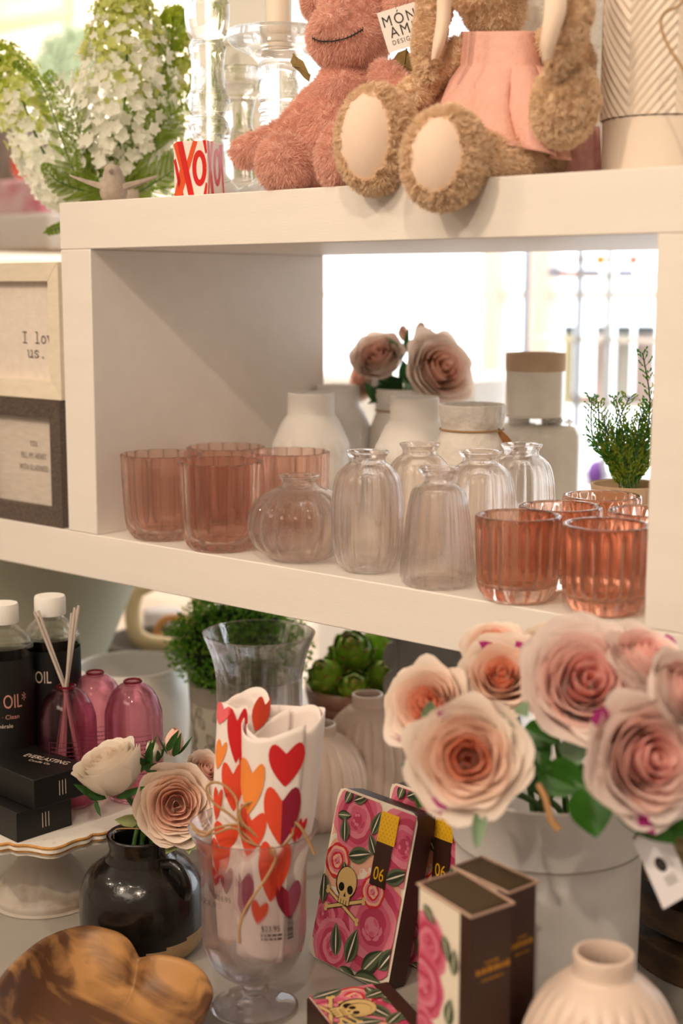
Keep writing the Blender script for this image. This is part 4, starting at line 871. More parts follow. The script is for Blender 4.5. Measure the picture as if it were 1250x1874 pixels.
# heart shaped wooden bowl
M_heart = wood('acacia_wood', '#5a3820', '#b98852', 7, 9, .5, bump=.3, dist=3)
zr = ZT+.046; ol = [(256, 1752), (236, 1718), (205, 1700), (150, 1692), (85, 1712), (35, 1748), (0, 1786), (-35, 1850), (-35, 1930), (20, 1990), (90, 2000), (190, 1965), (290, 1915), (350, 1875), (384, 1838), (389, 1806), (370, 1772), (335, 1753), (290, 1746)]
op = [on_z(u, v, zr) for u, v in ol]; cpt = Vector((0, 0, 0))
for p in op: cpt += p
cpt /= len(op); pl = op[:]; 
sm = [Vector(p) for p in crom(pl+[pl[0]], 8)][:-1]; sm2 = []
for i, p in enumerate(sm): sm2.append(((sm[i-1]+p*2+sm[(i+1) % len(sm)])/4)-cpt)
ring = sm2; n = len(ring); r = thing('heart_bowl', 'brown acacia wood heart shaped bowl at the front left of the table', 'bowl', (cpt.x, cpt.y, ZT)); hz = zr-ZT
b = MB(); vs = []; lv = []
for f, z in ((.55, .0), (.70, .003), (.84, .014), (.94, .030), (.99, .041), (1.0, .0445), (.985, hz), (.93, hz), (.905, .0435), (.86, .036), (.78, .026), (.66, .019), (.50, .0155), (.33, .0145), (.16, .0142)):
    lv.append(len(vs)); vs += [(p.x*f, p.y*f, z) for p in ring]
fs = []
for a, c in zip(lv, lv[1:]): fs += [(a+i, a+(i+1) % n, c+(i+1) % n, c+i) for i in range(n)]
vs.append((0, 0, .0142)); fs += [(lv[-1]+i, lv[-1]+(i+1) % n, len(vs)-1) for i in range(n)]; fs.append(tuple(reversed(range(n)))); b.add(vs, fs); b.build('body', M_heart, r, ang=60)

# ------------------------------------------------------------------ table: things under the shelf
M_pot = mat('white_planter_glaze', '#e9e4dd', .35, coat=.2)
p = tpos(238, 1214, .135); Rw = 107*dep(p+Vector((0, 0, .135)))/FPX
b = MB(); b.lathe(cprof([(0, 0), (Rw*.72, 0), (Rw*.82, .006), (Rw*.95, .03), (Rw, .065), (Rw*.985, .105), (Rw*.95, .124), (Rw*.935, .128), (Rw*.925, .127), (Rw*.91, .1335), (Rw*.88, .135)], 5)+[(Rw*.84, .133), (Rw*.84, .12), (Rw*.85, .05), (Rw*.7, .012), (0, .01)], 90)
tag(b.build('white_planter', M_pot, None, p, 0, ang=50), 'round white planter with stepped rim behind the pink glass bottles', 'planter')
p = on_d(62, 1083, 2.02); zc = p.z; r0, r1 = 178*2.02/FPX, 137*2.02/FPX; zb = ZT; sl = (r0-r1)/.0745
b = MB(); b.lathe(shell([(0, 0), (r0-sl*(zc-ZT), 0), (r0-sl*(zc-ZT)+.003, .002), (r0+sl*(-.412-zc), -.412-ZT)], .006), 90)
tag(b.build('tapered_planter', mat('sage_grey_planter', '#b9b8a6', .6, bump=.05), None, (p.x, p.y, ZT)), 'large sage grey tapered planter under the left of the shelf', 'planter')
# grey stone dish with cream link and candle
p = tpos(292, 1168, .085); kd = dep(p+Vector((0, 0, .085)))/FPX; Rd = 104*kd
b = MB(); b.lathe(shell([(0, 0), (Rd*.8, 0), (Rd*.92, .01), (Rd, .07), (Rd, .085)], .007), 80); tag(b.build('stone_dish', mat('grey_stone_dish', '#8d867d', .8, bump=.3), None, p), 'grey stone dish holding a cream wooden link, behind the white planter', 'dish'); PD = p
def link(label, pts, dd, rad, m, loc):
    b = MB(); b.tube([on_d(u, v, dep(loc)+dd)-loc for u, v in [(q.x, q.y) for q in crom(pts+[pts[0]], 8)][:-1]], rad, 14, closed=True); return tag(b.build('wooden_link', m, None, loc), label, 'ornament', 'wooden chain links in the grey dish')
lp_ = p+Vector((0, 0, .045)); M_cl = mat('cream_wood_link', '#ecd3a4', .45, var=.08, vscale=30); M_ol = mat('honey_wood_link', '#c9935a', .5, var=.15, vscale=40)
link('thick cream wooden chain link standing in the grey dish', [(250, 1080), (243, 1110), (246, 1150), (262, 1172), (300, 1180), (340, 1182), (362, 1160), (368, 1110), (350, 1070), (300, 1060)], -.02, 15*kd, M_cl, lp_)
link('honey brown wooden chain link lying behind the cream one', [(285, 1160), (296, 1138), (322, 1130), (350, 1140), (352, 1168), (318, 1176)], .035, 7*kd, M_ol, lp_)
p2 = on_d(297, 1150, dep(lp_)+.24); b = MB(); kk = dep(p2)/FPX; b.lathe(cprof([(0, 0), (34*kk, 0), (35*kk, .004), (35*kk, p2.z-ZT+.02), (30*kk, p2.z-ZT+.034), (0, p2.z-ZT+.036)], 4), 50); tag(b.build('white_candle', mat('white_wax', '#efe9ea', .5, sss=.1), None, (p2.x, p2.y, ZT)), 'fat white pillar candle seen through the cream wooden link', 'candle')
# boxwood in leaf patterned pot
p = tpos(432, 1243, .135); kx = dep(p+Vector((0, 0, .135)))/FPX; Rx = 86*kx; r = thing('potted_boxwood', 'bushy green faux boxwood in a grey leaf patterned pot behind the tall glass vase', 'plant', p, YAW)
b = MB(); b.lathe(shell([(0, 0), (Rx*.9, 0), (Rx*.95, .004), (Rx*.97, .112)], .005), 80); b.build('pot', mat('grey_patterned_pot', '#aaa396', .7, bump=.2), r)
b = MB(); b.lathe([(Rx*.92, .112), (Rx*1.0, .1125), (Rx*1.01, .134), (Rx*.94, .135), (Rx*.9, .12)], 80); b.build('rim', mat('stone_band', '#8f867b', .8), r)
b = MB(); M_pat = mat('dark_leaf_relief', '#6d665b', .8)
def onpot(x, z, o=.0006): a = -PI/2+x/Rx; return ((Rx*.96+o)*math.cos(a), (Rx*.96+o)*math.sin(a), z)
for i in range(14):
    x0 = -.1+i*.015; 
    for j in range(3):
        z0 = .02+j*.032+(i % 2)*.012; ang = .9 if (i+j) % 2 else 2.2; L_ = .018
        pts = [(x0+L_*t*math.cos(ang)+s*.0048*math.sin(PI*t)*math.sin(ang), z0+L_*t*math.sin(ang)-s*.0048*math.sin(PI*t)*math.cos(ang)) for s in (1, -1) for t in (np.linspace(0, 1, 8) if s == 1 else np.linspace(1, 0, 8))]
        b.tube([onpot(x, z) for x, z in pts if z < .11], .0006, 4); b.tube([onpot(x0+L_*t*math.cos(ang), min(.11, z0+L_*t*math.sin(ang))) for t in (0, .3, .6, .9)], .0005, 4)
    if i % 3 == 0: b.tube([onpot(x0+.01*math.sin(z*60), z) for z in np.linspace(.004, .108, 16)], .0009, 4)
b.build('leaf_relief', M_pat, r)
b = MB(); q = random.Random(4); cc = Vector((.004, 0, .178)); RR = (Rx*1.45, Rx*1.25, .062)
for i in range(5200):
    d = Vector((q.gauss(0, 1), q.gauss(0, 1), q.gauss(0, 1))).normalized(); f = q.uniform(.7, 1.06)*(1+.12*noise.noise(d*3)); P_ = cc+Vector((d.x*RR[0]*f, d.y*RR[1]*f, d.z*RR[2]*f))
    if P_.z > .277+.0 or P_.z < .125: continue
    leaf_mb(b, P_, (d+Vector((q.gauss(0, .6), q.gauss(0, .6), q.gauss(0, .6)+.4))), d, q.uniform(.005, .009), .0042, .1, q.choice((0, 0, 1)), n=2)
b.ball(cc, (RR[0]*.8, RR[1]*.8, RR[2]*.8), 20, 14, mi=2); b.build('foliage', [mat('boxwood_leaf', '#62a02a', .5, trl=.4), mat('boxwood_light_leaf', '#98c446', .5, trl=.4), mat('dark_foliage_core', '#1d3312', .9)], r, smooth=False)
# hurricane glass
p = tpos(474, 1157, .252); kh = dep(p+Vector((0, 0, .252)))/FPX; f12 = lobes(10, .035)
hp = [(0, .001), (.030, .0005), (.038, .004), (.0445, .014), (.0465, .035), (.0465, .190), (.0468, .205), (.049, .220), (.0535, .236), (.0585, .248), (.0597, .252)]
A = cprof(hp, 5); B = [(max(x-.0028, .001), z) for x, z in reversed(A) if z > .008]+[(0, .007)]
b = MB(); b.lathe(A+B, 160, lambda t, z, k: 1+(f12(t, z, k)-1)*max(0, min(1, (.235-z)/.03))); tag(b.build('hurricane_vase', M_lilac, None, p, .1, ang=60), 'tall clear flared glass vase with faint lilac tint behind the heart towels', 'vase')
b = MB()
# artichokes in a wooden bowl
M_ab = wood('rosy_bowl_wood', '#8a5a48', '#c9a08c', 6, 12, .35); PB_ = tpos(655, 1252, .115); kb = dep(PB_+Vector((0, 0, .115)))/FPX; RB = 98*kb
b = MB(); b.lathe(shell([(0, 0), (RB*.45, 0), (RB*.5, .006), (RB*.75, .04), (RB*.93, .09), (RB, .115)], .005), 90); tag(b.build('wooden_bowl', M_ab, None, PB_), 'rosy brown wooden bowl of green artichokes under the middle shelf', 'bowl')
M_art = [mat('artichoke_green', '#8db832', .5, var=.2, vscale=60), mat('artichoke_tip', '#c4c450', .5, var=.25, vscale=90), mat('artichoke_red', '#a8653a', .6)]
def artichoke(label, loc, R, d):
    b = MB(); M = zto(d)
    b.ball((0, 0, 0), (R*.75, R*.75, R*.8), 16, 10, M, 0)
    for row in range(6):
        el = -.9+row*.42; nn = max(3, int(9*math.cos(el)))
        for k in range(nn):
            a = 2*PI*(k+.5*(row % 2))/nn; dr_ = Vector((math.cos(a)*math.cos(el), math.sin(a)*math.cos(el), math.sin(el))); tn = Vector((-math.cos(a)*math.sin(el), -math.sin(a)*math.sin(el), math.cos(el))); sd = dr_.cross(tn)
            def fn(s, v):
                x = s*2-1; w = R*.42*math.cos(x*0)*(1-v**2.2)**.7; return dr_*(R*(.78+.20*v+.05*(1-x*x)))+tn*(R*(-.25+.78*v))+sd*(x*w)
            b.grid(fn, 4, 5, M, 0); b.grid(lambda s, v: fn(s, .84+.16*v)+dr_*R*.012, 4, 2, M, 1 if (k+row) % 2 else 2)
    return tag(b.build('artichoke', M_art, None, loc, ang=80), label, 'artichoke', 'green artichokes piled in the wooden bowl')
for (u, v, s, dd, d_, lb) in ((645, 1198, 42, .0, (-.1, .6, .7), 'green artichoke at the top of the pile, open tip showing'), (602, 1243, 38, -.02, (-.5, .7, .5), 'green artichoke at the left rim of the bowl'), (692, 1186, 38, .05, (.2, 1, .1), 'smooth green artichoke at the back right under the shelf board'), (694, 1244, 38, .0, (.4, .6, .6), 'green artichoke beside the scalloped metal, lower right of the pile'), (648, 1262, 34, -.04, (0, .5, .9), 'small green artichoke low at the front of the pile')):
    P_ = on_d(u, v, dep(PB_+Vector((0, 0, .115)))+dd); artichoke(lb, P_, s*kb, dcv(0, *d_))
# grey scalloped metal planter
P_ = on_d(720, 1240, 1.72); r = thing('metal_planter', 'grey metal box planter with scalloped edge, half hidden behind the large roses', 'planter', (P_.x, P_.y, ZT), YAW-.15)
M_met = mat('zinc_metal', '#8f8d89', .5, metal=.3, var=.06, vscale=30, bump=.1, bscale=80); Hm = .285
b = MB(); b.box(0, .10, 0, .10, 0, Hm); b.build('body', M_met, r, bevel=.002); b = MB()
b.box(-.001, .005, -.003, 0, 0, Hm); 
for i in range(7):
    cz = .03+i*.036; n_ = 20; vs = [(0, -.002, cz)]+[(-.0125*math.sin(PI*j/n_), -.002, cz-.0175*math.cos(PI*j/n_)) for j in range(n_+1)]; vs2 = [(x, .0005, z) for x, y, z in vs]; m_ = len(vs)
    b.add(vs+vs2, [tuple(range(m_)), tuple(reversed(range(m_, 2*m_)))]+[(j, m_+j, m_+j+1, j+1) for j in range(1, m_-1)])
b.build('scalloped_edge', M_met, r, smooth=False)
# beige ribbed vases
M_rib = mat('beige_ribbed_ceramic', '#ead2c2', .4, var=.02, coat=.15); 
rv3 = [(0, 0), (.022, 0), (.028, .003), (.0425, .022), (.0485, .046), (.0488, .062), (.0445, .085), (.035, .103), (.024, .1135), (.0185, .117), (.0172, .120), (.0175, .1275), (.0170, .130)]
def ribf(t, z, k): q = max(0, min(1, (.112-z)/.012)); return 1-.085*q*(1-abs(math.sin(11*t))**.8)
def rib(label, loc, sc=1.0, wd=1.0, src=[None]):
    if src[0] is None:
        b = MB(); b.lathe(cprof(rv3, 6)+[(.0150, .1302), (.0145, .128), (.0148, .118), (.03, .10), (.042, .06), (.02, .01), (0, .008)], 176, ribf); src[0] = tag(b.build('ribbed_vase', M_rib, None, loc, 0, ang=60), label, 'vase', 'beige ribbed pumpkin shaped vases'); src[0].scale = (sc*wd, sc*wd, sc); return src[0]
    return dup(src[0], loc, .1, label, None, (sc*wd, sc*wd, sc))
p = tpos(583, 1324, .130*.93); rib('beige ribbed round vase directly behind the rolled heart towels', p, .93, 1.24); print('rib1', p, dep(p))
p = tpos(673, 1269, .130*.93+.02); rib('beige ribbed round vase next to the artichoke bowl, behind the other ribbed vase', p+Vector((0, 0, 0)), 1.08, 1.0)
p = on_d(1105, 1743, .985); rib('beige ribbed round vase in the bottom right corner', Vector((p.x, p.y, ZT)), (p.z-ZT)/.130); print('rib3', p, 126*.985/FPX)

# ------------------------------------------------------------------ footed glass with heart towels
PG = Vector((.418, -.148, ZT)); gp = [(0, .0008), (.030, .0004), (.036, .0012), (.0362, .0028), (.020, .0055), (.0105, .0095), (.0085, .0125), (.0120, .0150), (.0125, .0180), (.0095, .0205), (.0110, .0230), (.0120, .0245), (.020, .029), (.033, .039), (.0415, .054), (.0445, .073), (.0448, .110), (.0455, .135), (.0485, .150), (.0535, .161), (.0549, .1645)]
A = cprof(gp, 5); B = [(x-.0018, z+.0003) for x, z in reversed(A) if z > .0285]+[(.01, .0275), (0, .0272)]
b = MB(); b.lathe(A+B, 96); tag(b.build('footed_vase', M_lilac, None, PG, 0, ang=60), 'clear footed glass vase filled with rolled heart print towels', 'vase')
dg_ = dep(PG+Vector((0, 0, .16))); kg = dg_/FPX
def zv(v): return .1646+(1530-v)*kg/.915
M_tow = mat('white_cotton', '#f3e6e0', .9, var=.015, bump=.5, bscale=1400); TW_ = {}
HC = [mat('heart_orange', '#ee8a3c', .9), mat('heart_scarlet', '#e04a2c', .9), mat('heart_red', '#c91f24', .9), mat('heart_crimson', '#8e1432', .9), mat('heart_plum', '#96455c', .9), mat('heart_coral', '#ea6a70', .9)]
def towel(label, prof, hearts, spin, seed, topdip):
    # prof: (v, u_left, u_right) screen fitted silhouettes turned into centre and radius at each height
    r = thing('rolled_towel', label, 'towel', PG, YAW, 'rolled heart print tea towels in the footed glass')
    zs = [zv(p[0]) for p in prof]; k_ = kg
    xc = [((p[1]+p[2])/2-460.5)*k_ for p in prof]; rr = [(p[2]-p[1])/2*k_ for p in prof]
    o = sorted(range(len(zs)), key=lambda i: zs[i]); zs = [zs[i] for i in o]; xc = [xc[i] for i in o]; rr = [rr[i] for i in o]
    X = lambda z: float(np.interp(z, zs, xc)); Rr = lambda z: float(np.interp(z, zs, rr)); yo = spin
    b = MB(); zt = zs[-1]
    def sheet(s, v):
        a = -PI/2+.5-s*2*PI*2.6; q = 1-.28*s; zz = zs[0]+(zt-zs[0])*v; top = topdip*math.sin(a*1+.8)*v**6+.004*math.sin(a*2.3+seed)*v**6-.010*s*v**6
        R_ = Rr(zz)*q*(1-.02*math.sin(3*a+zz*30)); return (X(zz)+R_*math.cos(a), yo+R_*.82*math.sin(a), zz+top)
    b.grid(sheet, 150, 34); ob = b.build('cloth', M_tow, r, ang=80); m_ = ob.modifiers.new('t', 'SOLIDIFY'); m_.thickness = .0008; m_.offset = -1
    def sp(u, v):
        z = zv(v); x = (u-460.5)*k_; q = max(-.97, min(.97, (x-X(z))/Rr(z))); R_ = Rr(z); a = -math.acos(q)
        R_ *= (1-.02*math.sin(3*a+z*30)); return (X(z)+(R_+.0011)*math.cos(a), yo+(R_+.0011)*.82*math.sin(a)-.0003, z+topdip*math.sin(a+.8)*max(0, (z-zs[0])/(zt-zs[0]))**6)
    hb = MB()
    for (u, v, w, h, mi, rot, *half) in hearts:
        pts = []
        for i in range(28):
            t = 2*PI*i/28; x = .5*math.copysign(abs(math.sin(t))**1.6, math.sin(t)); y = (.8125*math.cos(t)-.3125*math.cos(2*t)-.125*math.cos(3*t)-.06*math.cos(4*t))/1.55
            pts.append((x*w, -(y+.04)*h))
        c, s_ = math.cos(rot), math.sin(rot); pts = [(x*c-y*s_, x*s_+y*c) for x, y in pts]
        for ringi in range(4):
            f0, f1 = ringi/4, (ringi+1)/4
            for i in range(28):
                j = (i+1) % 28; q = [(pts[i][0]*f0, pts[i][1]*f0), (pts[i][0]*f1, pts[i][1]*f1), (pts[j][0]*f1, pts[j][1]*f1), (pts[j][0]*f0, pts[j][1]*f0)]
                mm = half[0] if (half and i < 14) else mi
                vs = [sp(u+x, v+y) for x, y in q]; 
                hb.add(vs if ringi else [vs[0], vs[1], vs[2]], [(0, 1, 2, 3)] if ringi else [(0, 1, 2)], mi=mm)
    hb.build('heart_print', HC, r, smooth=False); return r, sp
tl, spl = towel('left rolled white tea towel with red and orange hearts, standing behind in the footed glass', [(1318, 398, 494), (1400, 392, 486), (1500, 384, 470), (1600, 382, 468), (1740, 392, 470)],
    [(434, 1362, 36, 86, 2, .05), (478, 1334, 40, 50, 1, .4), (408, 1330, 24, 36, 5, .3), (404, 1403, 18, 46, 0, .2), (426, 1455, 40, 74, 1, 0), (398, 1490, 16, 50, 1, .1), (412, 1546, 44, 44, 1, .1), (402, 1585, 34, 60, 1, 0), (392, 1622, 16, 30, 2, .1), (412, 1622, 24, 42, 4, 0), (450, 1420, 26, 50, 2, 0)], .012, 1, .004)
tr, spr = towel('right rolled white tea towel with large red, orange and plum hearts in the footed glass', [(1334, 444, 600), (1360, 444, 598), (1420, 444, 590), (1500, 440, 578), (1600, 436, 556), (1740, 430, 545)],
    [(525, 1388, 62, 68, 2, .05), (464, 1432, 44, 84, 0, .1), (517, 1478, 64, 88, 1, .05, 3), (462, 1512, 52, 72, 1, .15), (502, 1575, 56, 90, 1, .12), (445, 1622, 44, 70, 4, -.02), (476, 1650, 30, 36, 1, .15), (527, 1632, 44, 56, 3, -.05, 4), (550, 1508, 14, 34, 2, .25), (538, 1516, 12, 26, 2, -.1)], -.014, 4, .008)
# price stickers on the cloth
b = MB(); tx = text_mb('$23.95', 14, .85)
def onto(bm, u, v, sp_, mi=0, sl=0): 
    for q in bm.f: b.add([(Vector(sp_(u+bm.v[i][0], v-bm.v[i][1]))+Vector((0, -.0003, 0))) for i in q], [tuple(range(len(q)))], mi=mi)
onto(tx, 495, 1684, spr); onto(tx, 404, 1664, spl)
for row in range(2):
    x = 478
    while x < 512: w_ = rnd.uniform(3, 8); q = MB(); q.add([(0, 0, 0), (w_, 0, 0), (w_, 3, 0), (0, 3, 0)], [(0, 1, 2, 3)]); onto(q, x, 1692+row*7, spr); x += w_+2
for i in range(14): q = MB(); h_ = rnd.uniform(.8, 2.4); q.add([(0, 0, 0), (10, 0, 0), (10, h_, 0), (0, h_, 0)], [(0, 1, 2, 3)]); onto(q, 524, 1702-i*3, spr)
b.build('price_print', M_ink, tr, smooth=False)
# twine bow
r = thing('twine_bow', 'loose jute twine bow tied round the rolled heart towels', 'twine', PG+Vector((0, 0, .15))); db = dg_-.036
def tw(pts, rad=.0011): b.tube([on_d(p.x, p.y, db+(p.z if len(p) > 2 else 0))-r.location for p in crom(pts, 7)], rad, 7)
b = MB()
tw([(497, 1552), (455, 1520, .004), (420, 1490, .01), (392, 1470, .014), (378, 1445, .016), (388, 1432, .014), (410, 1437, .01), (432, 1462, .006), (436, 1500, .0), (445, 1535, -.002), (497, 1555)])
tw([(497, 1552), (470, 1530, -.002), (444, 1505, -.003), (440, 1482, -.003), (458, 1468, -.004), (480, 1472, -.004), (500, 1492, -.003), (506, 1525, -.002), (497, 1552)])
tw([(497, 1552), (482, 1535), (484, 1512, -.004), (505, 1500, -.005), (528, 1508, -.004), (536, 1525, -.003), (520, 1545, -.002), (497, 1556)])
tw([(480, 1530), (478, 1500, -.004), (498, 1488, -.004), (525, 1494, -.004), (548, 1512, -.004), (562, 1535, -.003), (576, 1564, -.002)], .0013)
tw([(497, 1556), (504, 1572, -.006), (488, 1605, -.010), (464, 1640, -.013), (446, 1670, -.014), (438, 1700, -.014), (439, 1726, -.013)], .0012)
tw([(497, 1556), (470, 1545, .0), (430, 1516, .004), (392, 1525, .01), (364, 1520, .02), (348, 1506, .03)]); tw([(497, 1556), (450, 1512, .0), (400, 1514, .01), (372, 1530, .012), (352, 1515, .02)])
b.ball(on_d(497, 1554, db)-r.location, (.0045, .004, .0045)); b.build('cord', M_twine, r)

# ------------------------------------------------------------------ floral print cartons
FL = [mat('print_cream', '#efe2cf', .45), mat('print_peach', '#f0b79c', .45), mat('print_rose', '#d2607c', .45), mat('print_deep_rose', '#bd3f60', .45), mat('print_light_rose', '#dd8093', .45), mat('print_leaf', '#5d6b4c', .45), mat('print_leaf_dark', '#36402e', .45), mat('print_bone', '#d9b878', .45), M_black, M_brown, mat('print_yellow', '#e8b41e', .45), mat('print_gold_ink', '#c9962e', .4), mat('print_crimson', '#d02a34', .45)]
def clip(poly, w, h):
    for ax, lim, sg in ((0, 0, 1), (0, w, -1), (1, 0, 1), (1, h, -1)):
        out = []
        for i in range(len(poly)):
            a, c = poly[i-1], poly[i]; ia = sg*(a[ax]-lim) >= 0; ic = sg*(c[ax]-lim) >= 0
            if ia != ic: t = (lim-a[ax])/(c[ax]-a[ax]); out.append((a[0]+(c[0]-a[0])*t, a[1]+(c[1]-a[1])*t))
            if ic: out.append(c)
        poly = out
        if len(poly) < 3: return None
    return poly
class Print:
    def __init__(s, M, w, h): s.b = MB(); s.M = M; s.w = w; s.h = h; s.z = .00006
    def poly(s, pts, mi):
        p = clip(pts, s.w, s.h)
        if p: s.b.add([(x, y, s.z) for x, y in p], [tuple(range(len(p)))], s.M, mi)
        s.z += .000006
    def rose(s, cx, cy, R, q, cols=(4, 2, 3)):
        for ly in range(6):
            f = 1-ly*.16; n = 30; ph = q.random()*6; lob = 7-ly; s.poly([(cx+R*f*(1+.10*abs(math.sin(lob*t/2+ph)))*math.cos(t)*.98, cy+R*f*(1+.10*abs(math.sin(lob*t/2+ph)))*math.sin(t)) for t in np.linspace(0, 2*PI, n+1)[:-1]], cols[(ly) % 3])
            for k in range(5):
                a = q.random()*6; r_ = R*f*.75; w_ = R*.05; pts = [(cx+(r_+w_*math.sin(PI*i/8))*math.cos(a+i*.11), cy+(r_+w_*math.sin(PI*i/8))*math.sin(a+i*.11)) for i in range(9)]+[(cx+(r_-w_*math.sin(PI*i/8))*math.cos(a+i*.11), cy+(r_-w_*math.sin(PI*i/8))*math.sin(a+i*.11)) for i in range(8, -1, -1)]
                s.poly(pts, cols[(ly+1) % 3])
    def leaf(s, x, y, L, a, mi=5):
        for w_, m_ in ((.5, mi), (.30, 5 if mi == 6 else 6), (.05, 0)):
            n = 10; up = [(L*i/n, w_*L*.5*math.sin(PI*(i/n)**.8)) for i in range(n+1)]; pts = up+[(px_, -py_) for px_, py_ in reversed(up[1:-1])]
            s.poly([(x+px_*math.cos(a)-py_*math.sin(a), y+px_*math.sin(a)+py_*math.cos(a)) for px_, py_ in pts], m_)
    def disc(s, x, y, rx, ry, mi, n=18, a0=0, a1=2*PI): s.poly([(x+rx*math.cos(t), y+ry*math.sin(t)) for t in np.linspace(a0, a1, n+1)[:-1]], mi)
    def rect(s, x0, y0, x1, y1, mi, rot=0): s.poly([(x0, y0), (x1, y0), (x1, y1), (x0, y1)], mi)
    def bar(s, x0, y0, x1, y1, w, mi): d = Vector((x1-x0, y1-y0)).normalized(); n = Vector((-d.y, d.x))*w*.5; s.poly([(x0+n.x, y0+n.y), (x0-n.x, y0-n.y), (x1-n.x, y1-n.y), (x1+n.x, y1+n.y)], mi)
    def skull(s, x, y, k):
        for (a, c) in (((-1.6, -.9), (1.6, -2.2)), ((-1.5, -2.1), (1.9, -.7))):
            s.bar(x+a[0]*k, y+a[1]*k, x+c[0]*k, y+c[1]*k, k*.30, 8); s.bar(x+a[0]*k, y+a[1]*k, x+c[0]*k, y+c[1]*k, k*.22, 7)
            for e in (a, c):
                for o_ in (-.13, .13): s.disc(x+e[0]*k, y+(e[1]+o_)*k, k*.17, k*.15, 7, 10)
        s.disc(x, y, k*1.0, k*1.1, 8); s.disc(x+.04*k, y+.03*k, k*.93, k*1.03, 7); s.rect(x-.5*k, y-1.5*k, x+.62*k, y-.8*k, 8); s.rect(x-.44*k, y-1.45*k, x+.56*k, y-.75*k, 7)
        for o_ in (-.42, .42): s.disc(x+(o_+.05)*k, y-.38*k, k*.28, k*.30, 8, 14)
        s.poly([(x-.06*k, y-.95*k), (x+.18*k, y-.95*k), (x+.06*k, y-.62*k)], 8)
        for t in (-.25, 0, .25): s.bar(x+t*k+.05*k, y-1.45*k, x+t*k+.05*k, y-1.15*k, k*.06, 8)
    def text(s, t, x, y, sz, mi, sx=.9):
        q = text_mb(t, sz, sx); s.b.add([(a+x, c+y, s.z+.00005) for a, c, _ in q.v], q.f, s.M, mi); s.z += .00006
def floral(M, w, h, seed, label=True):
    p = Print(M, w, h); q = random.Random(seed); u = w; uy = h/2.0
    p.rect(0, 0, w, h, 0)
    for (x, y, R_) in ((.15, 1.25, .28), (.5, 1.15, .30), (.75, .95, .25), (.4, 1.45, .2), (.85, 1.5, .22)): p.rose(x*u, y*uy, R_*u, q, (1, 1, 0))
    for (x, y, R_, c) in ((.30, 1.72, .30, 0), (.92, 1.62, .34, 0), (.12, .50, .24, 0), (.72, .62, .42, 1), (.15, 1.18, .15, 2), (.66, 1.0, .14, 2), (.30, .2, .25, 0)): p.rose(x*u, y*uy, R_*u, q, ((4, 2, 3), (2, 3, 4), (12, 1, 4))[c])
    for (x, y, L, a, m_) in ((.12, 1.86, .2, 1.2, 6), (.22, 1.92, .22, .5, 5), (.05, 1.7, .18, .2, 6), (.28, 1.28, .3, .35, 5), (.20, 1.42, .24, 1.8, 5), (.24, 1.2, .22, -1.2, 5), (.52, 1.62, .24, 1.3, 5), (.78, 1.18, .3, .5, 5), (.35, .12, .3, 1.8, 5), (.5, .1, .34, 1.4, 5), (.7, .08, .34, .9, 6), (.42, .02, .3, -.3, 6), (.62, .0, .34, .15, 6), (.02, .98, .28, -1.4, 5), (.62, 1.4, .22, 2.2, 5), (.9, .2, .3, 1.0, 5)): p.leaf(x*u, y*uy, L*u, a, m_)
    p.skull(.32*u, .98*uy, .135*u)
    if label:
        p.rect(.60*u, 1.08*uy, .80*u, 1.62*uy, 9); p.rect(.60*u, 1.58*uy, .82*u, 1.93*uy, 10)
        for i in range(5):
            for j in range(8): p.poly([(x_+(.62+.045*i+.022*(j % 2))*u, y_+(1.61+.04*j)*uy) for x_, y_ in ((-.008*u, 0), (0, -.012*u), (.008*u, 0), (0, .012*u))], 11)
        p.text('06', .70*u, 1.15*uy, .17*u, 10, .8)
    return p
def carton(label, O, ex, ey, w, h, t, seed, tag_grp, rounded=True):
    r = thing('floral_carton', label, 'carton', O); F_ = frame((0, 0, 0), ex, ey)
    b = MB(); cr_ = .010; n = 5; out = []
    for cx_, cy_, a0 in ((w-cr_, cr_, -PI/2), (w-cr_, h-cr_, 0), (cr_, h-cr_, PI/2), (cr_, cr_, PI)):
        for i in range(n+1): out.append((cx_+cr_*math.cos(a0+PI/2*i/n), cy_+cr_*math.sin(a0+PI/2*i/n)))
    m_ = len(out); fr2 = [(x, y, 0) for x, y in out]; bk = [(x, y, -t) for x, y in out]
    b.add(fr2+bk, [tuple(range(m_)), tuple(reversed(range(m_, 2*m_)))], F_, 0); b.add(fr2+bk, [(i, m_+i, m_+(i+1) % m_, (i+1) % m_) for i in range(m_)], F_, 1)
    b.build('body', [FL[0], M_brown], r, smooth=False)
    p = floral(F_, w-.004, h-.004, seed); p.b.v = [tuple(Vector(v)+F_.to_3x3() @ Vector((.002, .002, 0))) for v in p.b.v]; p.b.build('floral_print', FL, r, smooth=False); return r, F_
P1 = on_z(570, 1748, ZT); P2 = on_z(702, 1822, ZT); TL = on_d(602, 1436, dep(P1)+.012); TR = on_d(757, 1487, dep(P2)+.012)
ex = ((P2-P1)+(TR-TL))*.5; wA = ex.length; ey = ((TL+TR)*.5-(P1+P2)*.5); hA = ey.length
fa, FA = carton('floral print carton with skull and 06 band, front one beside the footed glass', (P1+P2)*.5-ex*.5+Vector((0, 0, .001)), ex, ey, wA, hA, .022, 3, None)
sh2 = on_d(742, 1450, dep(TR)+.05)-on_d(680, 1460, dep(TR))
O2 = (P1+P2)*.5-ex*.5+Vector((.045, .050, .001)); TT = on_d(668, 1388, dep(O2)+.010); ey2 = TT-O2
carton('second floral print carton with 06 band leaning in shade behind the front one', O2, ex, ey2, wA, hA*1.02, .022, 3, None)
b = MB(); b.tube([on_d(u, v, dep(TR)+.015)-fa.location for u, v in ((0, 0), (1, 1))], .0001, 3)
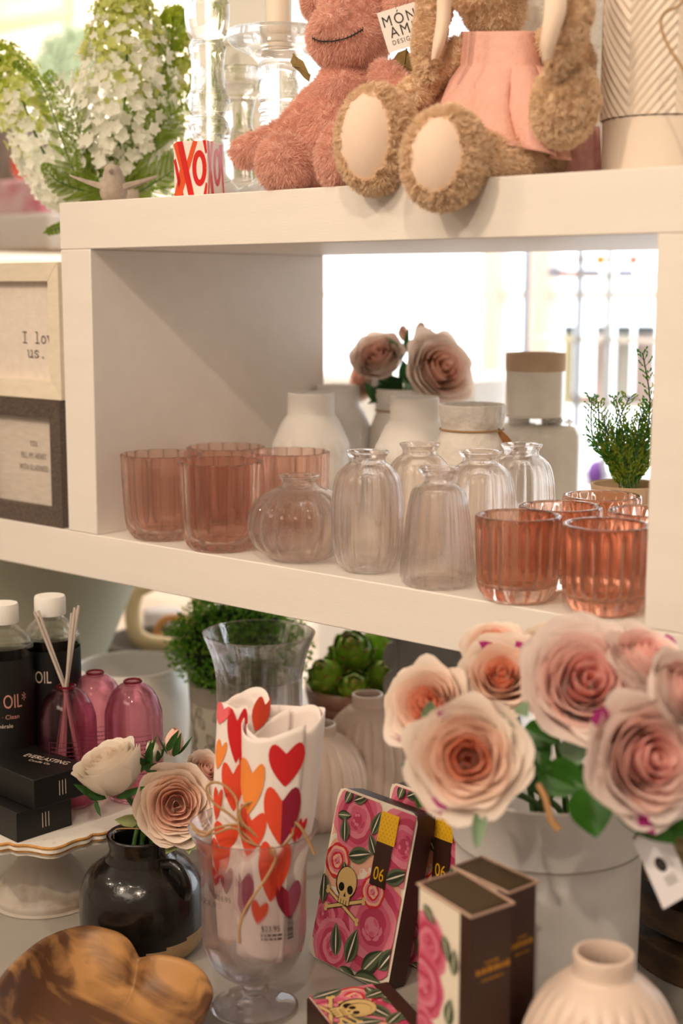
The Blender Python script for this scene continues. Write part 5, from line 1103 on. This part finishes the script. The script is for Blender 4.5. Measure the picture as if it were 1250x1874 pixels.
# lying carton in front
zc_ = ZT+.03; c0 = on_z(560, 1826, zc_); c1 = on_z(652, 1806, zc_); c2 = on_z(740, 1905, zc_)
ex3 = (c1-c0); ey3 = Vector((-ex3.y, ex3.x, 0)); exl = (c2-c1); 
r = thing('floral_carton', 'floral skull print carton with brown end lying flat at the front edge', 'carton', Vector((c0.x, c0.y, ZT+.0005))); r['group'] = 'floral print cartons'; fa['group'] = 'floral print cartons'
d1_ = Vector((exl.x, exl.y, 0)).normalized(); d2_ = Vector((-d1_.y, d1_.x, 0)); F3 = frame((0, 0, .03), d1_, d2_) ; W3 = .115; H3 = .075
o3 = Matrix.Translation(-Vector(d2_)*.0) @ F3
b = MB(); b.box(0, W3, 0, H3, -.03, 0, F3, 0); b.build('body', M_brown, r, bevel=.002)
p = floral(F3, W3-.004, H3-.018, 8, False); p.b.v = [tuple(Vector(v)+F3.to_3x3() @ Vector((.002, .002, .0001))) for v in p.b.v]; p.skull(.04, .03, .010); p.b.build('floral_print', FL, r, smooth=False)

# two upright brown cartons
M_top = mat('olive_gold_lid', '#4c3a20', .4, metal=.2, var=.1, vscale=200); M_rimc = mat('pale_card_edge', '#bf9f8c', .6)
def tall(label, quad, zt, fl, seed):
    a, b4, c, d = [on_z(u, v, zt) for u, v in quad]      # a left, b back, c right, d front corner
    r = thing('tall_carton', label, 'carton', Vector((d.x, d.y, ZT)), 0, 'upright brown cartons before the bucket'); h = zt-ZT
    e1 = (a-d); e2 = (c-d); e1.z = e2.z = 0; Q = [Vector((0, 0, 0)), e2, e2+e1, e1]
    b = MB(); vs = [q+Vector((0, 0, z)) for z in (0, h) for q in Q]; b.add(vs, [(0, 1, 5, 4), (1, 2, 6, 5), (2, 3, 7, 6), (3, 0, 4, 7), (3, 2, 1, 0), (4, 5, 6, 7)]); b.build('body', M_brown, r, smooth=False, bevel=.0006)
    b = MB(); ctr = (e1+e2)*.5; R_ = [ctr+(q-ctr)*1.04 for q in Q]
    b.tube([q+Vector((0, 0, h+.0003)) for q in R_], .0012, 6, closed=True); b.build('lid_edge', M_rimc, r)
    b = MB(); b.add([ctr+(q-ctr)*.90+Vector((0, 0, h+.0004)) for q in Q], [(0, 1, 2, 3)]); b.build('lid_panel', M_top, r, smooth=False)
    g = MB(); F2 = frame((0, 0, 0), e2, (0, 0, 1)); w2 = e2.length
    for row, (x0, x1, z, hh) in enumerate(((.35, .65, h*.80, .0018), (.14, .90, h*.765, .0048), (.28, .78, h*.735, .0016))):
        x = x0*w2
        while x < x1*w2: q = rnd.uniform(.0008, .003); g.add([(x, z, .0004), (min(x+q, w2), z, .0004), (min(x+q, w2), z+hh*rnd.uniform(.5, 1), .0004), (x, z+hh, .0004)], [(0, 1, 2, 3)], F2); x += q+.0008
    g.build('gold_print', M_gold, r, smooth=False)
    if fl:
        F1 = frame(e1, -e1, (0, 0, 1)); w1 = e1.length; p = Print(F1, w1*.80, h-.001); q = random.Random(seed); p.rect(0, 0, w1*.8, h-.001, 0)
        for x, z, R_, cc in ((.2, .150, .022, 0), (.1, .118, .024, 1), (.35, .05, .02, 0), (.1, .085, .015, 0), (.2, .03, .03, 1)): p.rose(x*w1, z*h/.19, R_, q, ((4, 2, 3), (2, 3, 4))[cc])
        for x, z, L_, a_ in ((.1, .178, .018, -.6), (.5, .165, .02, -1.2), (.6, .10, .022, 1.4), (.6, .08, .02, -1.2), (.2, .07, .018, 1.2), (.7, .14, .02, 1.5)): p.leaf(x*w1, z*h/.19, L_, a_, 6)
        p.skull(.5*w1, .075*h/.19, .008); p.b.build('floral_print', FL, r, smooth=False)
    return r
tall('front dark brown carton with floral side and pale edged lid', ((768, 1619), (845, 1601), (937, 1653), (862, 1678)), -.51, True, 5)
tall('rear dark brown carton with gold crest lid against the grey bucket', ((831, 1588), (888, 1570), (982, 1614), (930, 1634)), -.51, True, 6)

# ------------------------------------------------------------------ bucket of roses
PB = on_d(1003, 1530, 1.165); kB = 1.165/FPX; RBk = 168*kB; r = thing('flower_bucket', 'mottled grey zinc bucket with flared collar holding large pale roses', 'bucket', (PB.x, PB.y, ZT)); hs = PB.z-ZT
M_zinc = mat('mottled_zinc', '#e6e4e4', .6, var=.08, vscale=22, bump=.15, bscale=60, metal=.0)
A = cprof([(0, 0), (RBk*.96, 0), (RBk*.98, .004), (RBk*1.0, hs*.5), (RBk*1.005, hs-.002)], 4)+[(RBk*1.02, hs-.001), (RBk*1.025, hs+.001), (RBk*1.24, hs+.052), (RBk*1.26, hs+.053), (RBk*1.25, hs+.055), (RBk*1.21, hs+.053), (RBk*.98, hs), (RBk*.96, .01), (0, .01)]
b = MB(); b.lathe(A, 110); b.build('body', M_zinc, r, ang=50)
b = MB(); b.tube([(RBk*1.025*math.cos(t), RBk*1.025*math.sin(t), hs) for t in np.linspace(0, 2*PI, 61)[:-1]], .0010, 6, closed=True); b.build('seam', mat('zinc_seam', '#a19c98', .5), r)
fr3 = Vector((PB.x, PB.y, ZT+hs+.03)); rb = thing('rose_bouquet', 'large bouquet of pale pink and peach roses with magenta edged petals in the grey bucket', 'flowers', fr3)
for i, (u, v, R_, d, dr_, ms, op, mg) in enumerate(((856, 1388, 112, .99, (-.10, .15, .95), M_rb, .8, .22), (1072, 1248, 118, 1.01, (.05, .35, .9), M_rq, .85, .1), (1188, 1388, 122, .955, (.30, .12, .9), M_rq, .8, .15),
        (784, 1292, 84, 1.07, (-.35, .35, .8), M_rb, .75, .2), (918, 1236, 80, 1.075, (-.1, .45, .8), M_rb, .8, .1), (905, 1180, 62, 1.10, (-.2, .8, .5), M_rb, .7, .0), (1020, 1172, 58, 1.09, (.0, .9, .4), M_rb, .7, 0),
        (1185, 1205, 86, 1.01, (.3, .7, .5), M_rq, .8, .1), (1248, 1262, 78, .96, (.6, .3, .7), M_rq, .8, .1))):
    add_rose(rb, on_d(u, v, d), dcv(0, *dr_), R_*d/FPX, ms, i+21, openn=op, magenta=mg, layers=8)
b = MB(); sm_ = MB()
LV = [(1070, 1440, 1092, 1532, 84, .98, 0), (1000, 1400, 1075, 1440, 60, 1.0, 0), (985, 1420, 1060, 1450, 50, 1.0, 0), (1120, 1460, 1240, 1545, 56, .965, 0), (800, 1400, 765, 1480, 62, 1.03, 0), (880, 1480, 872, 1552, 28, .985, 1), (960, 1380, 905, 1330, 30, 1.0, 0), (925, 1300, 930, 1360, 34, 1.0, 1), (950, 1290, 965, 1310, 30, .99, 1),
      (795, 1290, 772, 1310, 26, 1.02, 1), (985, 1205, 978, 1160, 26, 1.04, 0), (770, 1400, 735, 1400, 22, 1.05, 1), (975, 1340, 985, 1420, 60, 1.03, 0), (1040, 1350, 1060, 1400, 50, 1.02, 1), (1000, 1380, 960, 1440, 60, 1.03, 0), (1020, 1400, 1010, 1455, 60, 1.03, 0), (1220, 1500, 1262, 1530, 40, .97, 0), (940, 1390, 990, 1440, 60, 1.03, 0), (960, 1330, 1020, 1360, 50, 1.03, 0), (1060, 1390, 1030, 1440, 50, 1.02, 0)]
for (u, v, u2, v2, w, d, mi) in LV:
    A = on_d(u, v, d)-fr3; B = on_d(u2, v2, d-.015)-fr3; leaf_mb(b, A, B-A, -FW, (B-A).length, w*d/FPX, .08, mi, .02)
M_ld = mat('deep_rose_leaf', '#2f6416', .35, var=.3, vscale=40, trl=.2)
b.build('leaves', [M_ld, M_leafm], rb, ang=80)
for (u, v, d) in ((856, 1400, 1.02), (1072, 1270, 1.05), (1185, 1400, .99), (784, 1300, 1.1), (918, 1250, 1.1), (905, 1190, 1.12), (1185, 1215, 1.05), (1245, 1270, 1.0), (1020, 1180, 1.11)):
    T_ = on_d(u, v, d)-fr3; sm_.tube(crom([(rnd.uniform(-.03, .03), rnd.uniform(-.03, .03), -.12), (rnd.uniform(-.02, .03), rnd.uniform(-.03, .02), -.01), T_*.6+Vector((0, 0, -.005)), T_], 5), .0026, 8)
sm_.build('stems', M_stem, rb)
b = MB(); b.tube([on_d(u, v, d)-fr3 for u, v, d in ((985, 1435, .985), (998, 1460, .98), (1008, 1500, .98), (1022, 1518, .98))], [.002, .0022, .0024, .0028], 8); b.build('bare_stem', mat('dry_stem', '#b98a5c', .8), rb)
# swing tag on the bucket
tc_ = on_d(1207, 1590, .985); r = thing('price_tag', 'white price tag with black oval emblem hanging from the grey bucket', 'tag', tc_); kt = .985/FPX
ex = (RT*55-UP*(-32)+FW*5); q4 = [(1160, 1543), (1215, 1510), (1253, 1612), (1214, 1664)]
b = MB(); P4 = [on_d(u, v, .985+o)-tc_ for (u, v), o in zip(q4, (.012, .006, -.004, .002))]; P4[2] = P4[1]+P4[3]-P4[0]; nrm = (P4[1]-P4[0]).cross(P4[3]-P4[0]).normalized(); nrm = nrm if nrm.dot(FW) < 0 else -nrm
b.add(P4+[p-nrm*.0006 for p in P4], [(0, 1, 2, 3), (7, 6, 5, 4), (0, 4, 5, 1), (1, 5, 6, 2), (2, 6, 7, 3), (3, 7, 4, 0)]); b.build('card', mat('lilac_white_card', '#efeaf0', .6), r, smooth=False)
X4 = (P4[1]-P4[0]).normalized(); FT = frame(on_d(1207, 1585, .985-.002)-tc_+nrm*.0010, X4, nrm.cross(X4)); b = MB(); n_ = 28
# seat the emblem on the card plane
o0 = FT.translation; dd_ = (o0-P4[0]).dot(nrm); FT.translation = o0-nrm*(dd_-.0004)
b.add([(9.5*kt*math.cos(2*PI*i/n_), 14*kt*math.sin(2*PI*i/n_), 0) for i in range(n_)], [tuple(range(n_))], FT); b.build('oval_emblem', M_black, r, smooth=False)
b = MB()
for i in range(5): b.add([(-10*kt, (-24-i*4)*kt, 0), ((14-3*(i % 2))*kt, (-24-i*4)*kt, 0), ((14-3*(i % 2))*kt, (-22.8-i*4)*kt, 0), (-10*kt, (-22.8-i*4)*kt, 0)], [(0, 1, 2, 3)], FT)
for i in range(3): b.add([(-5*kt, (-6+i*5)*kt, .0002), (5*kt, (-6+i*5)*kt, .0002), (5*kt, (-4.8+i*5)*kt, .0002), (-5*kt, (-4.8+i*5)*kt, .0002)], [(0, 1, 2, 3)], FT)
b.build('small_print', M_grey, r, smooth=False)
b = MB(); b.tube([p-tc_ for p in crom([on_d(1182, 1532, .984), on_d(1172, 1520, 1.0), on_d(1160, 1535, 1.03)], 4)], .0008, 6); b.build('string', M_ink, r)
# round wooden risers at the right
M_rw1 = wood('weathered_oak', '#8f744c', '#cdb68c', 5, 8, .7); M_rw2 = wood('dark_oak', '#3a2814', '#6a4c2a', 5, 8, .7)
P = on_d(1262, 1600, 1.30); rr = thing('round_riser', 'stack of round weathered wooden risers in the lower right behind the bucket', 'riser', (P.x+.03, P.y+.05, ZT))
for nm, z0, z1, R_, m_ in (('foot', 0, .028, .105, M_rw2), ('tier', .045, .072, .11, M_rw2), ('tier', .090, .115, .115, M_rw2), ('top_slab', .115, .185, .122, M_rw1)):
    b = MB(); b.lathe([(0, z0), (R_-.002, z0), (R_, z0+.002), (R_, z1-.002), (R_-.002, z1), (0, z1)], 80); b.build(nm, m_, rr)
b = MB(); b.lathe([(.075, 0), (.075, .12)], 40); b.build('core', M_rw2, rr)

# ------------------------------------------------------------------ the shop beyond
def bgbox(name, label, cat, u, v, d, w, h, t, m, rz=0, grp=None, z0=None):
    P = on_d(u, v, d); k_ = d/FPX; b = MB(); W_, H_ = w*k_, h*k_; b.box(-W_/2, W_/2, -t/2, t/2, 0, H_); return tag(b.build(name, m, None, (P.x, P.y, P.z-H_/2), rz, smooth=False, bevel=.004), label, cat, grp)
# low display counter behind to the left, carrying a white box and things
M_cnt = mat('white_counter', '#f2eee8', .5)
P = on_d(40, 459, 2.5); r = thing('side_table', 'white side counter behind the shelf at the far left', 'counter', (P.x-.4, P.y+.25, ZF)); hc = P.z-ZF-.02
b = MB(); b.box(-.7, .55, -.25, .3, hc-.04, hc); b.build('top', wood('tan_counter_top', '#b08a58', '#d0ae7c', 4, 6, .5), r, bevel=.004)
for x in (-.66, .51):
    for y in (-.21, .26): b = MB(); b.box(x-.02, x+.02, y-.02, y+.02, 0, hc-.04); b.build('leg', M_cnt, r)
def onc(name, label, cat, u0, u1, v0, v1, dy, t, m, rz=0):      # box standing on the counter, seen between u0..u1 and v0..v1
    A = on_y((u0+u1)/2, (v0+v1)/2, P.y+dy); k_ = dep(A)/FPX; w_ = (u1-u0)*k_/.78; zt_ = on_y((u0+u1)/2, v0, P.y+dy).z; zb_ = on_y((u0+u1)/2, v1, P.y+dy).z; b = MB(); b.box(-w_/2, w_/2, 0, t, 0, zt_-zb_)
    return tag(b.build(name, m, None, (A.x, A.y, zb_), rz, smooth=False, bevel=.006), label, cat)
wb = onc('storage_box', 'plain white lidded box at the left above the framed signs', 'box', -60, 103, 392, 460, .05, .2, M_paper)
wb.scale.z = 1.0
pk = mat('pink_mottled_wrap', '#f3d3d6', .8, col2='#e88fa4', vscale=14, contrast=(.45, .6))
onc('gift_box', 'pink and white patterned box behind the white box at far left', 'box', -70, 88, 330, 394, .07, .14, pk).location.z += .0
g2 = onc('fabric_pouch', 'dark grey and orange bundle blurred above the pink patterned box', 'bundle', -50, 44, 215, 332, .22, .1, mat('grey_orange_fabric', '#6f6a6c', .8, col2='#b9aea8', vscale=12))
b = MB(); A = on_y(42, 330, P.y+.13); A.z += .0305; b.ball((0, 0, 0), (.025, .02, .030)); tag(b.build('orange_ornament', mat('orange_gloss', '#e8603a', .3), None, A), 'small orange ornament blurred behind the white blossom', 'ornament')
# picture frame and garland on the back wall
A = on_y(60, 0, 3.15); r = thing('wall_picture', 'wide pale wooden picture frame on the back wall, top left corner', 'picture', (A.x, 3.195, A.z)); k_ = dep(A)/FPX
fx1 = on_y(128, 20, 3.17).x-A.x; fz0 = on_y(60, 45, 3.17).z-A.z
b = MB(); b.box(-.8, fx1, -.03, 0, fz0, fz0+.05); b.box(fx1-.05, fx1, -.03, 0, fz0+.05, .5); b.box(-.8, fx1, -.03, 0, .5, .55); b.build('frame', mat('pale_oak_frame', '#d8bf9c', .5), r, smooth=False)
b = MB(); b.box(-.8, fx1-.05, -.012, 0, fz0+.05, .5); b.build('print', mat('grey_art_print', '#cfc8c4', .7, var=.25, vscale=3), r, smooth=False)
A = on_y(110, 100, 3.05); gr = thing('wall_garland', 'grey green eucalyptus garland blurred on the back wall behind the blossoms', 'garland', (A.x, 3.12, A.z)); b = MB(); q = random.Random(9)
for i in range(420):
    t = q.uniform(-1, 1); p_ = Vector((t*.18+q.gauss(0, .02), q.uniform(-.05, 0), .05*math.cos(t*2)-.02+q.gauss(0, .05))); leaf_mb(b, p_, (q.gauss(0, 1), q.gauss(0, .4), q.gauss(0, 1)), (0, -1, 0), .05, .026, .1, 0, n=3)
b.build('foliage', mat('eucalyptus_leaf', '#8fa083', .7), gr, smooth=False)
# wall rail below the picture
A = on_y(60, 100, 3.18); b = MB(); b.box(-5.8, WX0-.02, 3.12, 3.2, A.z-.035, A.z+.0); struct(b.build('trim_1', M_wall, smooth=False, bevel=.004))
# étagère with jars before the right windows
A = on_d(1100, 610, 3.4); r = thing('display_shelves', 'white glass and metal display shelves blurred in front of the bright window', 'shelves', (A.x, A.y, ZF)); 
M_sl = mat('pale_metal', '#cfd8e2', .4); M_blue = mat('slate_post', '#a9b4c8', .5); k4 = 3.4/FPX; zA = lambda v: on_d(1100, v, 3.4).z-ZF
RZ = YAW*.0; xL = -105*k4/.9; xRr = 190*k4/.9
for v in (503, 618, 733, 880): b = MB(); b.box(xL, xRr, -.1, .12, zA(v)-.008, zA(v)); b.build('shelf_board', M_white, r, smooth=False)
for x in (xL, -4*k4, 55*k4, xRr): b = MB(); b.box(x-.006, x+.006, -.1, -.088, 0, zA(400)); b.build('post', M_blue if x < 0 else M_sl, r, smooth=False)
M_lid = mat('slate_lid', '#7d8a96', .5); M_jarw = mat('pale_jar', '#eef1ee', .5); M_jy = mat('pale_yellow_jar', '#f1eecb', .5); M_jp = mat('pale_pink_jar', '#f0dedd', .5)
def bjar(label, u, w, v0, v1, mb_, d=3.38):
    P_ = on_d(u, v1, d); P_.z = ZF+zA(v1); k_ = d/FPX; h_ = (v1-v0)*k_; R_ = w*k_/2; rr_ = thing('shop_jar', label, 'jar', P_, 0, 'dark lidded jars on the window shelves')
    b = MB(); b.lathe(cprof([(0, 0), (R_*.95, 0), (R_, .005), (R_, h_*.84), (R_*.9, h_*.88)], 3), 24); b.build('body', mb_, rr_); b = MB(); b.lathe([(R_*.96, h_*.87), (R_*.98, h_*.88), (R_*.98, h_), (0, h_)], 24); b.build('lid', M_lid, rr_)
for lb, u, w, mb_ in (('blurred pale jar with small slate lid, leftmost on the window shelf', 1038, 20, M_jy), ('blurred jar with slate lid at centre of the window shelf', 1102, 30, M_jp), ('blurred jar with slate lid pressed beside the centre one', 1138, 28, M_jarw), ('blurred jar with slate lid next to the right upright', 1178, 36, M_jp)):
    bjar(lb, u, w, 596, 731, mb_)
q = random.Random(3)
for i, (u, w, v, hh, c, nm) in enumerate(((1020, 16, 503, 10, '#5a6a94', 'navy'), (1052, 34, 503, 8, '#e88f94', 'coral'), (1083, 12, 503, 10, '#54608a', 'dark blue'), (1145, 14, 503, 10, '#5a78b4', 'mid blue'), (1040, 18, 733, 10, '#4a5a98', 'indigo'), (1066, 30, 733, 8, '#ecc9a0', 'sand'), (1096, 16, 733, 12, '#3c5aa0', 'royal blue'), (1156, 14, 733, 10, '#4a70b8', 'cobalt'))):
    P_ = on_d(u, v, 3.40); P_.z = ZF+zA(v); k_ = 3.4/FPX; b = MB(); b.box(-w*k_/2, w*k_/2, -.03, .03, 0, hh*k_); tag(b.build('small_box', mat(nm.replace(' ', '_')+'_card', c, .6), None, P_, .1, smooth=False, bevel=.002), 'tiny %s packet on the %s window shelf' % (nm, 'upper' if v < 600 else 'lower'), 'packet', 'tiny coloured packets on the window shelves')
P_ = on_d(1094, 856, 3.35); P_.z = ZF+zA(880); b = MB(); b.lathe(cprof([(0, 0), (.018, 0), (.026, .02), (.020, .045), (.008, .055), (0, .056)], 4), 24); tag(b.build('purple_ornament', mat('purple_gloss', '#8a5cc0', .4), None, P_), 'small purple ornament blurred beyond the fern pot', 'ornament')
for (u, v, c, nm) in ((1062, 476, '#e0a84c', 'amber'), (1098, 472, '#d99a30', 'ochre'), (1158, 466, '#f0937a', 'salmon')):
    P_ = on_d(u, 503, 3.42); P_.z = ZF+zA(503); b = MB(); b.tube([(0, 0, 0), (.003, 0, .018), (0, 0, .030)], .0014, 6); b.ball((0, 0, .036), (.014, .010, .013)); tag(b.build('paper_flower', mat(nm+'_paper', c, .7), None, P_), '%s paper flower blurred on the top window shelf' % nm, 'ornament')
# white cabinet with tiny dark knobs, far left of the opening
A = on_d(745, 640, 3.5); r = thing('white_cabinet', 'tall white cabinet with dark knobs blurred in the bright opening', 'cabinet', (A.x, A.y, ZF)); k5 = 3.5/FPX
z_ = lambda v: on_d(745, v, 3.5).z-ZF
b = MB(); b.box(-.30, .20, 0, .3, 0, z_(690)); b.build('carcass', M_white, r, bevel=.004, smooth=False)
for x in (-.30, -.05):
    b = MB(); b.box(x+.006, x+.244, -.016, 0, z_(930), z_(696)); dr2 = b.build('door', M_white, r, bevel=.003, smooth=False)
    b = MB(); b.ball((x+(.21 if x < -.1 else .04), -.026, z_(720)), .011, 12, 8); b.tube([(x+(.21 if x < -.1 else .04), -.016, z_(720)), (x+(.21 if x < -.1 else .04), -.026, z_(720))], .004, 8); b.build('knob', M_lid, dr2)
